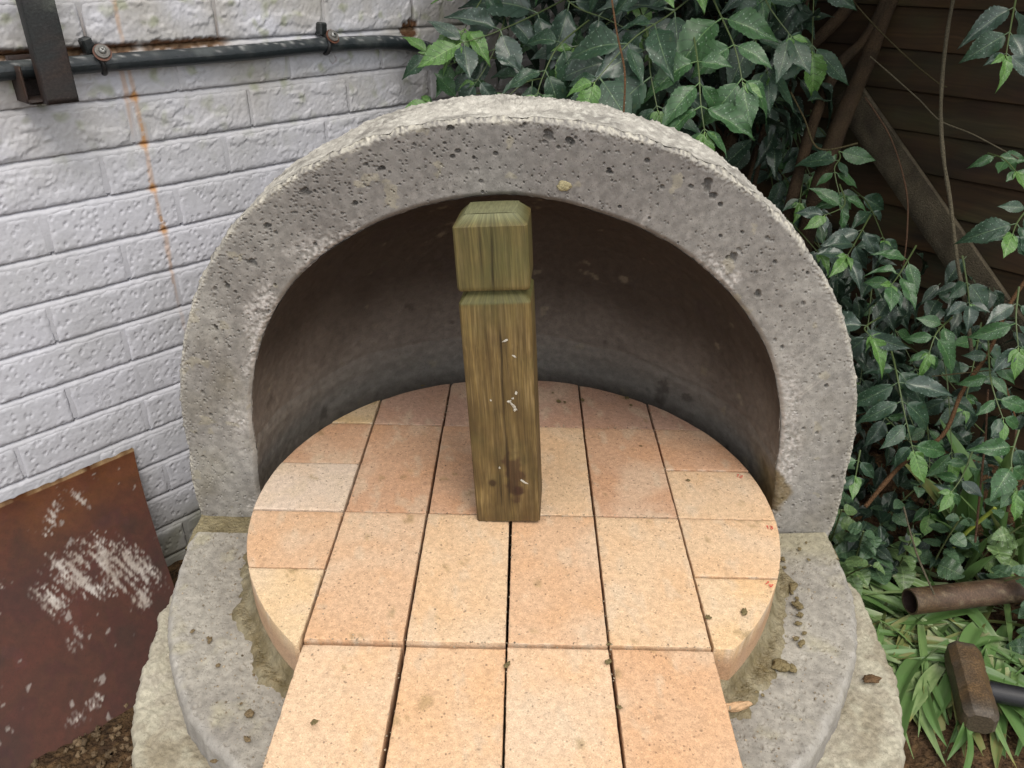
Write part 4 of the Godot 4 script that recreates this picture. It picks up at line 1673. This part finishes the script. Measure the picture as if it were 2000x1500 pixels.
func build_herbs() -> void:
	var spots := [[0.61, -0.62, 0.20], [0.66, -0.64, 0.17], [0.70, -0.60, 0.16], [0.74, -0.60, 0.15], [0.79, -0.60, 0.15], [0.84, -0.58, 0.19], [0.88, -0.62, 0.20], [0.93, -0.60, 0.19], [0.69, -0.70, 0.2], [0.77, -0.70, 0.21], [0.86, -0.72, 0.24], [0.95, -0.70, 0.23], [0.64, -0.72, 0.22], [1.0, -0.58, 0.22], [0.99, -0.46, 0.13], [0.95, -0.40, 0.10], [0.64, -0.55, 0.13], [0.90, -0.53, 0.14]]
	var i := 0
	for s in spots:
		var h := thing("low_herb", "%s low herb with rounded toothed leaves, counting outward from the oven base" % ordinal(herb_rank(spots, s)), "herb", Vector3(s[0], ground_y(s[0], s[1]), s[1]), "low herbs with rounded toothed leaves")
		var lean := Vector3(rng.randf_range(-0.05, 0.05), 0, rng.randf_range(0.0, 0.07))
		var pts := [Vector3(0, -0.02, 0), Vector3(0, s[2] * 0.5, 0) + lean * 0.4, Vector3(0, s[2], 0) + lean]
		var tone := "herb" if i % 3 != 1 else "herb_light"
		var path := smooth_path(pts, 12)
		var mb := Mb.new()
		var rad := PackedFloat32Array()
		for k in 12:
			rad.append(0.0016 if i != 6 else 0.0038)
		mb.tube(path, rad, 7, lin(92, 100, 62) if i != 6 else lin(150, 160, 70))
		obj("stem", mb.mesh(M.stem), h)
		for k in 4:
			var at := path[4 + k * 2 + (1 if k == 3 else 0)]
			var a0 := rng.randf() * TAU
			for q in 2:
				var a := a0 + PI * q + (PI / 2 if k % 2 == 0 else 0.0)
				var dir := Vector3(cos(a), rng.randf_range(-0.25, 0.15), sin(a))
				add_leaf(h, at, dir, Vector3(rng.randf_range(-0.3, 0.3), 1, rng.randf_range(0.0, 0.6)), lerpf(0.055, 0.030, k / 3.0) * rng.randf_range(0.8, 1.15), tone)
		i += 1


func make_strap(seed_: int) -> ArrayMesh:
	# a flat ribbed blade along -z, one unit long
	var r := RandomNumberGenerator.new()
	r.seed = seed_
	var nl := 22
	var nc := 7
	var w := r.randf_range(0.026, 0.068)
	var arch := r.randf_range(0.0, 0.09)
	var bend := r.randf_range(-0.22, 0.22)
	var tw := r.randf_range(-0.8, 0.8)
	var kink := r.randf_range(0.4, 0.8)
	var pos := PackedVector3Array()
	var col := PackedColorArray()
	for j in nl:
		var t := float(j) / (nl - 1)
		var ww := w * (0.72 + 0.5 * sin(PI * minf(t * 1.1, 1.0))) * (1.0 - pow(t, 6.0) * 0.9)
		for i in nc:
			var x := float(i) / (nc - 1) * 2.0 - 1.0
			var a := tw * t
			var y := arch * sin(PI * t) - (0.10 * (t - kink) if t > kink else 0.0) + absf(x) * ww * 0.45 + 0.004 * (i % 2)
			pos.append(Vector3(x * ww * cos(a) + bend * t * t, y + x * ww * sin(a) * 0.6, -t))
			var c: Color = [lin(118, 146, 88), lin(96, 130, 72), lin(138, 156, 106), lin(78, 112, 58), lin(128, 122, 74)][seed_ % 5].lerp(lin(96, 122, 72), clampf(0.5 + fb(Vector3(x, t * 3.0, seed_), 1.5), 0, 1))
			c = c.lerp(lin(196, 206, 164), 0.45 * sstep(0.25, 0.0, t))
			c = c.lerp(lin(150, 132, 70), 0.8 * sstep(0.86, 1.0, t) * float(seed_ % 3 == 0))
			col.append(c)
	var mb := Mb.new()
	mb.sheet(nc, nl, pos, col, true)
	return mb.mesh(M.strap)


func build_strap_leaves() -> void:
	var kinds := []
	for k in 10:
		kinds.append(make_strap(400 + k))
	var labels := ["cut strap-shaped green leaves strewn around the sledgehammer", "limp strap-shaped leaves lying under the rusty pipe", "upright strap-leaved clump behind the rusty pipe"]
	var cfg := [[Vector3(0.80, 0, -0.375), 0.20, 0.09, 130, 0.18], [Vector3(0.80, 0, -0.50), 0.22, 0.075, 85, 0.22], [Vector3(0.98, 0, -0.62), 0.08, 0.06, 16, 0.30]]
	for g in 3:
		var at: Vector3 = cfg[g][0]
		at.y = ground_y(at.x, at.z)
		var t := thing("strap_leaf_heap" if g < 2 else "strap_leaf_plant", labels[g], "cut leaves" if g < 2 else "plant", at)
		for k in int(cfg[g][3]):
			var p := Vector3(clampf(rng.randfn(0, 0.55), -1.2, 1.3) * cfg[g][1], 0, clampf(rng.randfn(0, 0.55), -1.2, 1.2) * cfg[g][2])
			var q := at + p
			if Vector2(q.x - 0.011, q.z + 0.165).length() < 0.56:
				continue
			p.y = ground_y(q.x, q.z) - at.y + 0.003 + rng.randf() * (0.016 if g < 2 else 0.0)
			var yaw := rng.randfn(2.7 if g == 0 else 1.6, 0.9)
			var pitch := rng.randf_range(-0.10, 0.08) if g < 2 else rng.randf_range(0.75, 1.35)
			var o := obj("blade", kinds[rng.randi() % kinds.size()], t)
			var b := Basis(Vector3.UP, yaw) * Basis(Vector3.RIGHT, pitch) * Basis(Vector3.BACK, rng.randf_range(-0.7, 0.7))
			o.transform = Transform3D(b.scaled_local(Vector3.ONE * float(cfg[g][4]) * rng.randf_range(0.55, 1.15)), p)


# ---------------------------------------------------------------- tools and small things

func build_tools() -> void:
	# hollow rusty pipe lying in the leaves
	var a := Vector3(0.741, -0.362, -0.455)
	var dir := (Vector3(0.995, -0.362, -0.500) - a).normalized()
	var p := thing("rusty_pipe", "short length of hollow rusty iron pipe lying on cut leaves", "pipe", a)
	var outer := PackedVector3Array()
	var ro := PackedFloat32Array()
	for k in 70:
		outer.append(dir * 0.55 * k / 69.0)
		ro.append(0.0240)
	var mb := Mb.new()
	mb.tube(outer, ro, 32, lin(124, 96, 74), false)
	for k in mb.v.size():
		var c := lin(128, 100, 78).lerp(lin(92, 70, 54), clampf(0.5 + 1.3 * fb(mb.v[k], 18.0), 0, 1))
		c = c.lerp(lin(170, 150, 120), clampf(1.6 * (fi(mb.v[k], 40.0) - 0.15), 0, 0.7))
		c = c.lerp(lin(104, 78, 40), clampf(1.2 * fb(mb.v[k] + Vector3(1, 0, 0), 9.0), 0, 0.5))
		mb.set_c(k, c)
	obj("tube", mb.mesh(M.iron), p)
	mb = Mb.new()
	var inner := PackedVector3Array()
	var ri := PackedFloat32Array()
	for k in 12:
		inner.append(dir * 0.3 * (11 - k) / 11.0)
		ri.append(0.0205)
	mb.tube(inner, ri, 32, lin(70, 52, 46), false)
	# the inside is seen from within
	for k in mb.n.size():
		mb.set_n(k, -mb.n[k])
	for k in range(0, mb.idx.size(), 3):
		mb.swap(k + 1)
	obj("bore", mb.mesh(M.iron), p)
	mb = Mb.new()
	var pos := PackedVector3Array()
	var col := PackedColorArray()
	var side := dir.cross(Vector3.UP).normalized()
	var up := side.cross(dir)
	for j in 2:
		for i in 33:
			var th := TAU * i / 32.0
			pos.append((side * cos(th) + up * sin(th)) * (0.0205 if j == 0 else 0.0240))
			col.append(lin(120, 96, 78))
	mb.sheet(33, 2, pos, col, true)
	obj("rim", mb.mesh(M.iron), p)
	# sledgehammer
	var h0 := Vector3(0.795, 0, -0.358)
	var h1 := Vector3(0.753, 0, -0.210)
	var hc := (h0 + h1) * 0.5 + Vector3(0, -0.383, 0)
	var hz := (h1 - h0).normalized()
	var hx := Vector3.UP.cross(hz).normalized()
	var ham := thing("sledgehammer", "rusty sledgehammer with a black handle lying on cut leaves", "hammer", hc)
	ham.basis = Basis(hx, Vector3.UP, hz) * Basis(Vector3.BACK, 0.05)
	mb = Mb.new()
	pos = PackedVector3Array()
	col = PackedColorArray()
	var prof := [[-0.079, 0.70], [-0.074, 0.93], [-0.066, 1.0], [-0.03, 1.0], [-0.026, 0.97], [0.026, 0.97], [0.03, 1.0], [0.066, 1.0], [0.074, 0.93], [0.079, 0.70]]
	var oct := PackedVector2Array()
	for k in 8:
		var x := 0.0265
		var c := 0.0115
		var pts8 := [Vector2(x, -x + c), Vector2(x, x - c), Vector2(x - c, x), Vector2(-x + c, x), Vector2(-x, x - c), Vector2(-x, -x + c), Vector2(-x + c, -x), Vector2(x - c, -x)]
		var u: Vector2 = pts8[k]
		var v: Vector2 = pts8[(k + 1) % 8]
		for q in 4:
			oct.append(u.lerp(v, [0.0, 0.06, 0.5, 0.94][q]))
	oct.append(oct[0])
	var zs := PackedFloat32Array()
	var sc := PackedFloat32Array()
	for k in prof.size() - 1:
		var steps := 8 if absf(prof[k + 1][0] - prof[k][0]) > 0.02 else 2
		for q in steps:
			zs.append(lerpf(prof[k][0], prof[k + 1][0], float(q) / steps))
			sc.append(lerpf(prof[k][1], prof[k + 1][1], float(q) / steps))
	zs.append(0.079)
	sc.append(0.70)
	for j in zs.size():
		for o in oct:
			var q := Vector3(o.x * sc[j], o.y * sc[j], zs[j])
			q += Vector3(o.x, o.y, 0).normalized() * 0.0009 * fb(q, 40.0)
			pos.append(q)
			var c := lin(140, 110, 74).lerp(lin(104, 84, 62), clampf(0.5 + 1.3 * fb(q, 22.0), 0, 1))
			c = c.lerp(lin(104, 100, 92), clampf(1.2 * fb(q + Vector3(0, 2, 0), 12.0) + 0.5 * sstep(0.05, 0.079, absf(q.z)), 0, 0.6))
			col.append(c)
	mb.sheet(oct.size(), zs.size(), pos, col)
	for e in [-1.0, 1.0]:
		var cap := PackedVector3Array()
		for k in oct.size() - 1:
			cap.append(Vector3(oct[k].x * 0.70, oct[k].y * 0.70, 0.079 * e))
		mb.tri_fan(cap, Vector3(0, 0, e), lin(104, 90, 72))
	obj("head", mb.mesh(M.iron), ham)
	mb = Mb.new()
	var hp := PackedVector3Array()
	var hr := PackedFloat32Array()
	for q in [[0.024, 0.0150], [0.030, 0.0165], [0.06, 0.0165], [0.10, 0.0158], [0.12, 0.0145], [0.30, 0.0140], [0.55, 0.0145], [0.60, 0.017], [0.62, 0.015]]:
		hp.append(Vector3(q[0], 0.0, 0.004))
		hr.append(q[1])
	mb.tube(hp, hr, 24, lin(40, 40, 44))
	obj("handle", mb.mesh(M.rubber), ham)


func ordinal(k: int) -> String:
	return ["first", "second", "third", "fourth", "fifth", "sixth", "seventh", "eighth", "ninth", "tenth", "eleventh", "twelfth", "thirteenth", "fourteenth", "fifteenth", "sixteenth", "seventeenth", "eighteenth", "nineteenth", "twentieth", "twenty-first", "twenty-second", "twenty-third", "twenty-fourth"][k]


func build_crumbs() -> void:
	var group := "wet mortar crumbs dropped around the hearth"
	var sets := [
		["olive mortar crumb on the grey ring's right side, counting forward from the dome foot", -0.0665, [[0.387, -0.227, 9], [0.385, -0.210, 6], [0.385, -0.171, 16], [0.380, -0.160, 7], [0.381, -0.137, 14], [0.379, -0.120, 10], [0.384, -0.150, 6], [0.372, -0.105, 10], [0.375, -0.089, 7], [0.366, -0.072, 12], [0.362, -0.080, 7], [0.330, -0.035, 24], [0.342, -0.032, 14], [0.418, -0.250, 6], [0.432, -0.264, 6], [0.424, -0.227, 5], [0.310, -0.028, 9], [0.307, -0.034, 7], [0.291, 0.003, 5], [0.297, 0.007, 5], [0.246, 0.112, 20], [0.262, 0.118, 8]]],
		["brown mortar crumb on the grey ring's left side, counting forward from the dome foot", -0.0665, [[-0.395, -0.070, 7], [-0.368, -0.056, 10], [-0.345, -0.018, 7], [-0.372, -0.06, 5], [-0.298, -0.005, 5], [-0.279, 0.080, 8], [-0.300, 0.035, 4], [-0.305, 0.107, 7], [-0.286, 0.048, 12]]],
		["thin wet mortar flake on the firebricks, counting forward from the back of the dome", 0.0012, [[0.112, 0.023, 8], [0.118, 0.082, 6], [0.001, 0.03, 10], [-0.192, 0.108, 9], [0.236, -0.046, 9], [0.281, -0.056, 12], [0.078, -0.545, 14], [0.088, -0.543, 8], [0.119, -0.552, 10], [0.198, -0.562, 12], [-0.165, -0.592, 7], [0.202, -0.537, 7], [0.203, -0.409, 6], [0.068, -0.575, 6], [0.115, -0.002, 5], [0.262, -0.32, 6], [-0.06, -0.36, 6]]],
	]
	var gi := 0
	for s in sets:
		for q in s[2]:
			var r: float = q[2] * 0.00037
			var c := blob(Vector3(r * rng.randf_range(0.9, 1.5), r * (0.55 if gi < 2 else 0.16), r * rng.randf_range(0.7, 1.1)), 9, 0.5, [lin(150, 134, 96), lin(146, 126, 94), lin(142, 126, 86)][gi], M.crumb, q[0] * 77.0)
			var o := obj("mortar_crumb", c)
			o.position = Vector3(q[0], s[1] + r * (0.2 if gi < 2 else 0.0), q[1])
			o.rotation.y = q[1] * 31.0
			var nth := 0
			for e in s[2]:
				if e[1] < q[1] or (e[1] == q[1] and e[0] < q[0]):
					nth += 1
			tag(o, "%s %s" % [ordinal(nth), s[0]], "mortar crumb", group)
		gi += 1
	var low := blob(Vector3(0.010, 0.004, 0.006), 10, 0.4, lin(120, 92, 62), M.crumb, 3.0)
	var lo := obj("pebble", low)
	lo.position = Vector3(0.457, -0.109, -0.057)
	tag(lo, "flat brown pebble on the right edge of the sandy lower ring", "pebble")
	var chip := blob(Vector3(0.020, 0.006, 0.0045), 12, 0.35, lin(228, 188, 146), M.brick, 6.0)
	var co := obj("brick_chip", chip)
	co.position = Vector3(0.257, -0.058, 0.031)
	co.rotation.y = 0.2
	tag(co, "pale orange chip broken off a firebrick beside the landing bricks", "brick chip")
	# fine grit swept into the brick joints and over the ring
	var gr := RandomNumberGenerator.new()
	gr.seed = 91
	var gm := MultiMesh.new()
	gm.transform_format = MultiMesh.TRANSFORM_3D
	gm.use_colors = true
	gm.mesh = blob(Vector3(1, 0.7, 0.85), 4, 0.5, lin(226, 206, 176), M.crumb, 4.0)
	var gt := []
	for k in 700:
		var x := gr.randf_range(-0.23, 0.23)
		var z := gr.randf_range(-0.60, 0.23)
		var u := gr.randf()
		if u < 0.42:
			x = (gr.randi_range(-2, 2)) * 0.116 + gr.randfn() * 0.0028
		elif u < 0.75:
			z = -0.2315 * gr.randi_range(0, 2) + gr.randfn() * 0.0028
		if Vector2(x - DISC.x, z - DISC.y).length() > 0.355 and z < 0.0:
			continue
		var sz := gr.randf_range(0.0004, 0.0013)
		gt.append(Transform3D(Basis.from_euler(Vector3(gr.randf() * 6.0, gr.randf() * 6.0, 0)).scaled(Vector3.ONE * sz), Vector3(x, 0.0004 if z < 0.0 else -0.0022, z)))
	for k in 420:
		var an := gr.randf_range(0.0, PI)
		var rd := gr.randf_range(0.375, 0.455)
		gt.append(Transform3D(Basis.from_euler(Vector3(gr.randf() * 6.0, gr.randf() * 6.0, 0)).scaled(Vector3.ONE * gr.randf_range(0.0005, 0.0017)), Vector3(0.003 + cos(an) * rd, -0.0695, -0.26 + sin(an) * rd)))
	gm.instance_count = gt.size()
	for k in gt.size():
		gm.set_instance_transform(k, gt[k])
		gm.set_instance_color(k, Color(1, 1, 1) * gr.randf_range(0.45, 1.0))
	var gi2 := MultiMeshInstance3D.new()
	gi2.multimesh = gm
	gi2.name = "grit"
	add_child(gi2)
	tag(gi2, "fine pale grit in the firebrick joints and on the grey ring", "grit", "", "stuff")
	# gravel between the board and the base ring
	var r := RandomNumberGenerator.new()
	r.seed = 55
	var mm := MultiMesh.new()
	mm.transform_format = MultiMesh.TRANSFORM_3D
	mm.use_colors = true
	mm.mesh = blob(Vector3(1, 0.7, 0.85), 6, 0.5, lin(150, 126, 96), M.crumb, 2.0)
	var tr := []
	for k in 900:
		var x := r.randf_range(-0.85, -0.42)
		var z := r.randf_range(-0.42, 0.25)
		if Vector2(x - 0.011, z + 0.165).length() < 0.52:
			continue
		tr.append(Transform3D(Basis.from_euler(Vector3(r.randf() * 6.0, r.randf() * 6.0, 0)).scaled(Vector3.ONE * r.randf_range(0.0018, 0.0075)), Vector3(x, ground_y(x, z) + 0.001, z)))
	mm.instance_count = tr.size()
	for k in tr.size():
		mm.set_instance_transform(k, tr[k])
		mm.set_instance_color(k, Color(1, 1, 1) * r.randf_range(0.5, 1.1))
	var g := MultiMeshInstance3D.new()
	g.multimesh = mm
	g.name = "gravel"
	add_child(g)
	tag(g, "brown gravel and grit between the board and the base ring", "gravel", "", "stuff")


func hanging_branches() -> Array:
	return [
		[[Vector3(-0.009, 0.480, -1.159), Vector3(-0.084, 0.492, -1.119), Vector3(-0.156, 0.483, -1.068), Vector3(-0.186, 0.503, -1.068)], 3, 0.072, "leaf_mid"],
		[[Vector3(0.014, 0.414, -1.123), Vector3(-0.071, 0.431, -1.063), Vector3(-0.140, 0.422, -1.012), Vector3(-0.178, 0.420, -0.999)], 3, 0.075, "leaf_mid"],
		[[Vector3(0.106, 0.608, -1.185), Vector3(0.021, 0.573, -1.097), Vector3(-0.059, 0.544, -1.034), Vector3(-0.117, 0.529, -1.003)], 3, 0.105, "leaf_blue"],
		[[Vector3(-0.044, 0.653, -1.186), Vector3(-0.082, 0.600, -1.099), Vector3(-0.114, 0.548, -1.036)], 2, 0.090, "leaf_light"],
		[[Vector3(0.354, 0.634, -1.065), Vector3(0.274, 0.587, -0.970), Vector3(0.200, 0.549, -0.903), Vector3(0.131, 0.485, -0.832)], 4, 0.100, "leaf_dark"],
		[[Vector3(0.040, 0.645, -1.182), Vector3(0.102, 0.593, -1.097), Vector3(0.164, 0.573, -1.030), Vector3(0.224, 0.548, -0.982)], 3, 0.100, "leaf_blue"],
		[[Vector3(0.344, 0.651, -1.075), Vector3(0.370, 0.575, -0.942), Vector3(0.384, 0.534, -0.885), Vector3(0.394, 0.487, -0.848)], 3, 0.092, "leaf_mid"],
		[[Vector3(0.318, 0.576, -0.987), Vector3(0.315, 0.510, -0.859), Vector3(0.316, 0.458, -0.808), Vector3(0.324, 0.413, -0.783)], 4, 0.074, "leaf_mid"],
		[[Vector3(0.457, 0.660, -1.138), Vector3(0.474, 0.601, -1.048), Vector3(0.512, 0.551, -0.998)], 2, 0.095, "leaf_dark"],
		[[Vector3(0.206, 0.640, -1.068), Vector3(0.231, 0.560, -0.954), Vector3(0.235, 0.497, -0.886), Vector3(0.248, 0.438, -0.842)], 4, 0.088, "leaf_dark"],
		[[Vector3(0.133, 0.567, -1.083), Vector3(0.071, 0.526, -1.003), Vector3(0.042, 0.477, -0.953), Vector3(0.032, 0.449, -0.925)], 3, 0.092, "leaf_dark"],
		[[Vector3(-0.023, 0.653, -1.186), Vector3(-0.036, 0.564, -1.091), Vector3(-0.059, 0.503, -1.034), Vector3(-0.088, 0.458, -1.009)], 3, 0.085, "leaf_blue"],
		[[Vector3(0.297, 0.555, -1.021), Vector3(0.279, 0.501, -0.934), Vector3(0.293, 0.456, -0.875), Vector3(0.285, 0.419, -0.854)], 3, 0.085, "leaf_blue"],
		[[Vector3(0.181, 0.534, -1.031), Vector3(0.166, 0.481, -0.933), Vector3(0.179, 0.443, -0.889)], 3, 0.092, "leaf_dark"],
		[[Vector3(0.076, 0.461, -1.081), Vector3(0.013, 0.457, -1.032), Vector3(-0.027, 0.431, -1.006)], 2, 0.080, "leaf_dark"],
		[[Vector3(0.452, 0.604, -1.164), Vector3(0.470, 0.526, -1.064), Vector3(0.485, 0.484, -1.018)], 2, 0.090, "leaf_dark"],
	]


func corner_branches() -> Array:
	return [
		[[Vector3(0.718, 0.042, -0.742), Vector3(0.697, 0.019, -0.638), Vector3(0.701, -0.028, -0.589), Vector3(0.714, -0.086, -0.545)], 5, 0.085, "leaf_dark"],
		[[Vector3(0.858, 0.182, -0.821), Vector3(0.852, 0.141, -0.764), Vector3(0.844, 0.122, -0.730)], 2, 0.072, "leaf_blue"],
		[[Vector3(0.819, 0.166, -0.926), Vector3(0.740, 0.155, -0.804), Vector3(0.704, 0.147, -0.754)], 3, 0.085, "leaf_mid"],
		[[Vector3(0.893, 0.644, -0.962), Vector3(0.843, 0.584, -0.860), Vector3(0.817, 0.542, -0.802)], 3, 0.072, "leaf_blue"],
		[[Vector3(0.937, 0.314, -0.780), Vector3(0.876, 0.285, -0.718), Vector3(0.853, 0.269, -0.686)], 3, 0.070, "leaf_dark"],
		[[Vector3(0.768, 0.191, -1.053), Vector3(0.704, 0.167, -0.948), Vector3(0.669, 0.153, -0.894)], 3, 0.088, "leaf_blue"],
		[[Vector3(0.691, 0.337, -1.248), Vector3(0.707, 0.303, -1.138), Vector3(0.688, 0.278, -1.101), Vector3(0.696, 0.232, -1.064)], 4, 0.075, "leaf_mid"],
		[[Vector3(0.700, 0.249, -1.085), Vector3(0.695, 0.221, -1.024), Vector3(0.646, 0.207, -0.993)], 3, 0.070, "leaf_mid"],
		[[Vector3(0.702, 0.077, -0.761), Vector3(0.646, 0.084, -0.696), Vector3(0.647, 0.080, -0.671)], 2, 0.090, "leaf_blue"],
		[[Vector3(0.904, 0.168, -0.699), Vector3(0.887, 0.128, -0.654), Vector3(0.886, 0.085, -0.619)], 3, 0.075, "leaf_mid"],
		[[Vector3(0.910, 0.062, -0.755), Vector3(0.856, 0.023, -0.618), Vector3(0.862, -0.026, -0.557)], 4, 0.060, "leaf_mid"],
		[[Vector3(0.624, -0.093, -0.552), Vector3(0.604, -0.116, -0.505)], 2, 0.060, "leaf_dark"],
		[[Vector3(0.840, 0.078, -0.763), Vector3(0.790, 0.069, -0.712), Vector3(0.771, 0.039, -0.684)], 3, 0.065, "leaf_mid"],
		[[Vector3(0.883, -0.036, -0.540), Vector3(0.858, -0.072, -0.497), Vector3(0.861, -0.112, -0.464)], 3, 0.070, "leaf_mid"],
		[[Vector3(0.963, 0.334, -1.020), Vector3(0.964, 0.336, -0.964), Vector3(0.971, 0.321, -0.922)], 3, 0.060, "leaf_mid"],
		[[Vector3(0.838, -0.102, -0.572), Vector3(0.809, -0.131, -0.533), Vector3(0.785, -0.150, -0.511)], 3, 0.060, "leaf_mid"],
	]


func trunk_paths() -> Array:
	return [
		[[Vector3(0.993, 0.817, -1.688), Vector3(0.798, 0.593, -1.482), Vector3(0.660, 0.473, -1.391), Vector3(0.545, 0.385, -1.318), Vector3(0.500, 0.316, -1.280), Vector3(0.473, 0.141, -1.205)], 0.0180],
		[[Vector3(0.937, 0.735, -1.539), Vector3(0.839, 0.598, -1.394), Vector3(0.779, 0.516, -1.325), Vector3(0.718, 0.463, -1.283), Vector3(0.660, 0.350, -1.209), Vector3(0.627, 0.207, -1.152)], 0.0130],
		[[Vector3(0.883, 0.660, -1.451), Vector3(0.811, 0.527, -1.331), Vector3(0.771, 0.457, -1.269), Vector3(0.705, 0.333, -1.177), Vector3(0.667, 0.193, -1.122)], 0.0210],
		[[Vector3(0.671, 0.656, -1.538), Vector3(0.619, 0.461, -1.407), Vector3(0.574, 0.233, -1.280)], 0.0060],
		[[Vector3(0.721, 0.657, -1.539), Vector3(0.593, 0.354, -1.336), Vector3(0.539, 0.157, -1.238)], 0.0050],
		[[Vector3(0.605, 0.656, -1.481), Vector3(0.543, 0.435, -1.334), Vector3(0.517, 0.240, -1.249)], 0.0040],
	]


func vine_paths() -> Array:
	return [
		[[Vector3(0.904, 0.646, -1.215), Vector3(0.863, 0.546, -1.114), Vector3(0.843, 0.431, -1.027), Vector3(0.844, 0.343, -0.967), Vector3(0.850, 0.260, -0.898), Vector3(0.859, 0.167, -0.835), Vector3(0.865, 0.104, -0.778), Vector3(0.881, 0.010, -0.726)], 0.0042],
		[[Vector3(1.035, 0.210, -0.838), Vector3(0.934, 0.117, -0.751), Vector3(0.889, 0.041, -0.697), Vector3(0.834, -0.022, -0.650), Vector3(0.794, -0.088, -0.602), Vector3(0.713, -0.133, -0.565), Vector3(0.644, -0.194, -0.519)], 0.0045],
		[[Vector3(0.675, 0.632, -1.251), Vector3(0.733, 0.567, -1.193), Vector3(0.801, 0.504, -1.136), Vector3(0.855, 0.461, -1.090), Vector3(0.876, 0.452, -1.085)], 0.0016],
		[[Vector3(0.735, 0.422, -1.135), Vector3(0.772, 0.355, -1.053), Vector3(0.796, 0.267, -0.981), Vector3(0.790, 0.200, -0.921), Vector3(0.779, 0.139, -0.876)], 0.0017],
		[[Vector3(0.735, 0.501, -1.156), Vector3(0.824, 0.430, -1.095), Vector3(0.863, 0.392, -1.051), Vector3(0.919, 0.372, -1.018), Vector3(1.001, 0.334, -0.975)], 0.0017],
		[[Vector3(0.140, 0.647, -0.785), Vector3(0.148, 0.579, -0.690), Vector3(0.159, 0.527, -0.638), Vector3(0.156, 0.471, -0.584)], 0.0016],
		[[Vector3(0.555, 0.439, -1.074), Vector3(0.576, 0.397, -1.028), Vector3(0.600, 0.347, -0.978), Vector3(0.673, 0.359, -0.974)], 0.0020],
		[[Vector3(0.882, -0.018, -0.653), Vector3(0.873, -0.096, -0.599), Vector3(0.862, -0.140, -0.563), Vector3(0.846, -0.249, -0.491)], 0.0022],
		[[Vector3(0.694, -0.168, -0.488), Vector3(0.708, -0.226, -0.433), Vector3(0.725, -0.269, -0.376)], 0.0018],
		[[Vector3(0.896, 0.028, -0.690), Vector3(0.910, -0.001, -0.663), Vector3(0.929, -0.062, -0.618)], 0.0020],
		[[Vector3(0.782, -0.003, -0.672), Vector3(0.837, 0.013, -0.659), Vector3(0.919, 0.032, -0.647)], 0.0013],
		[[Vector3(0.891, -0.047, -0.557), Vector3(0.873, -0.099, -0.505), Vector3(0.866, -0.162, -0.471)], 0.0022],
	]
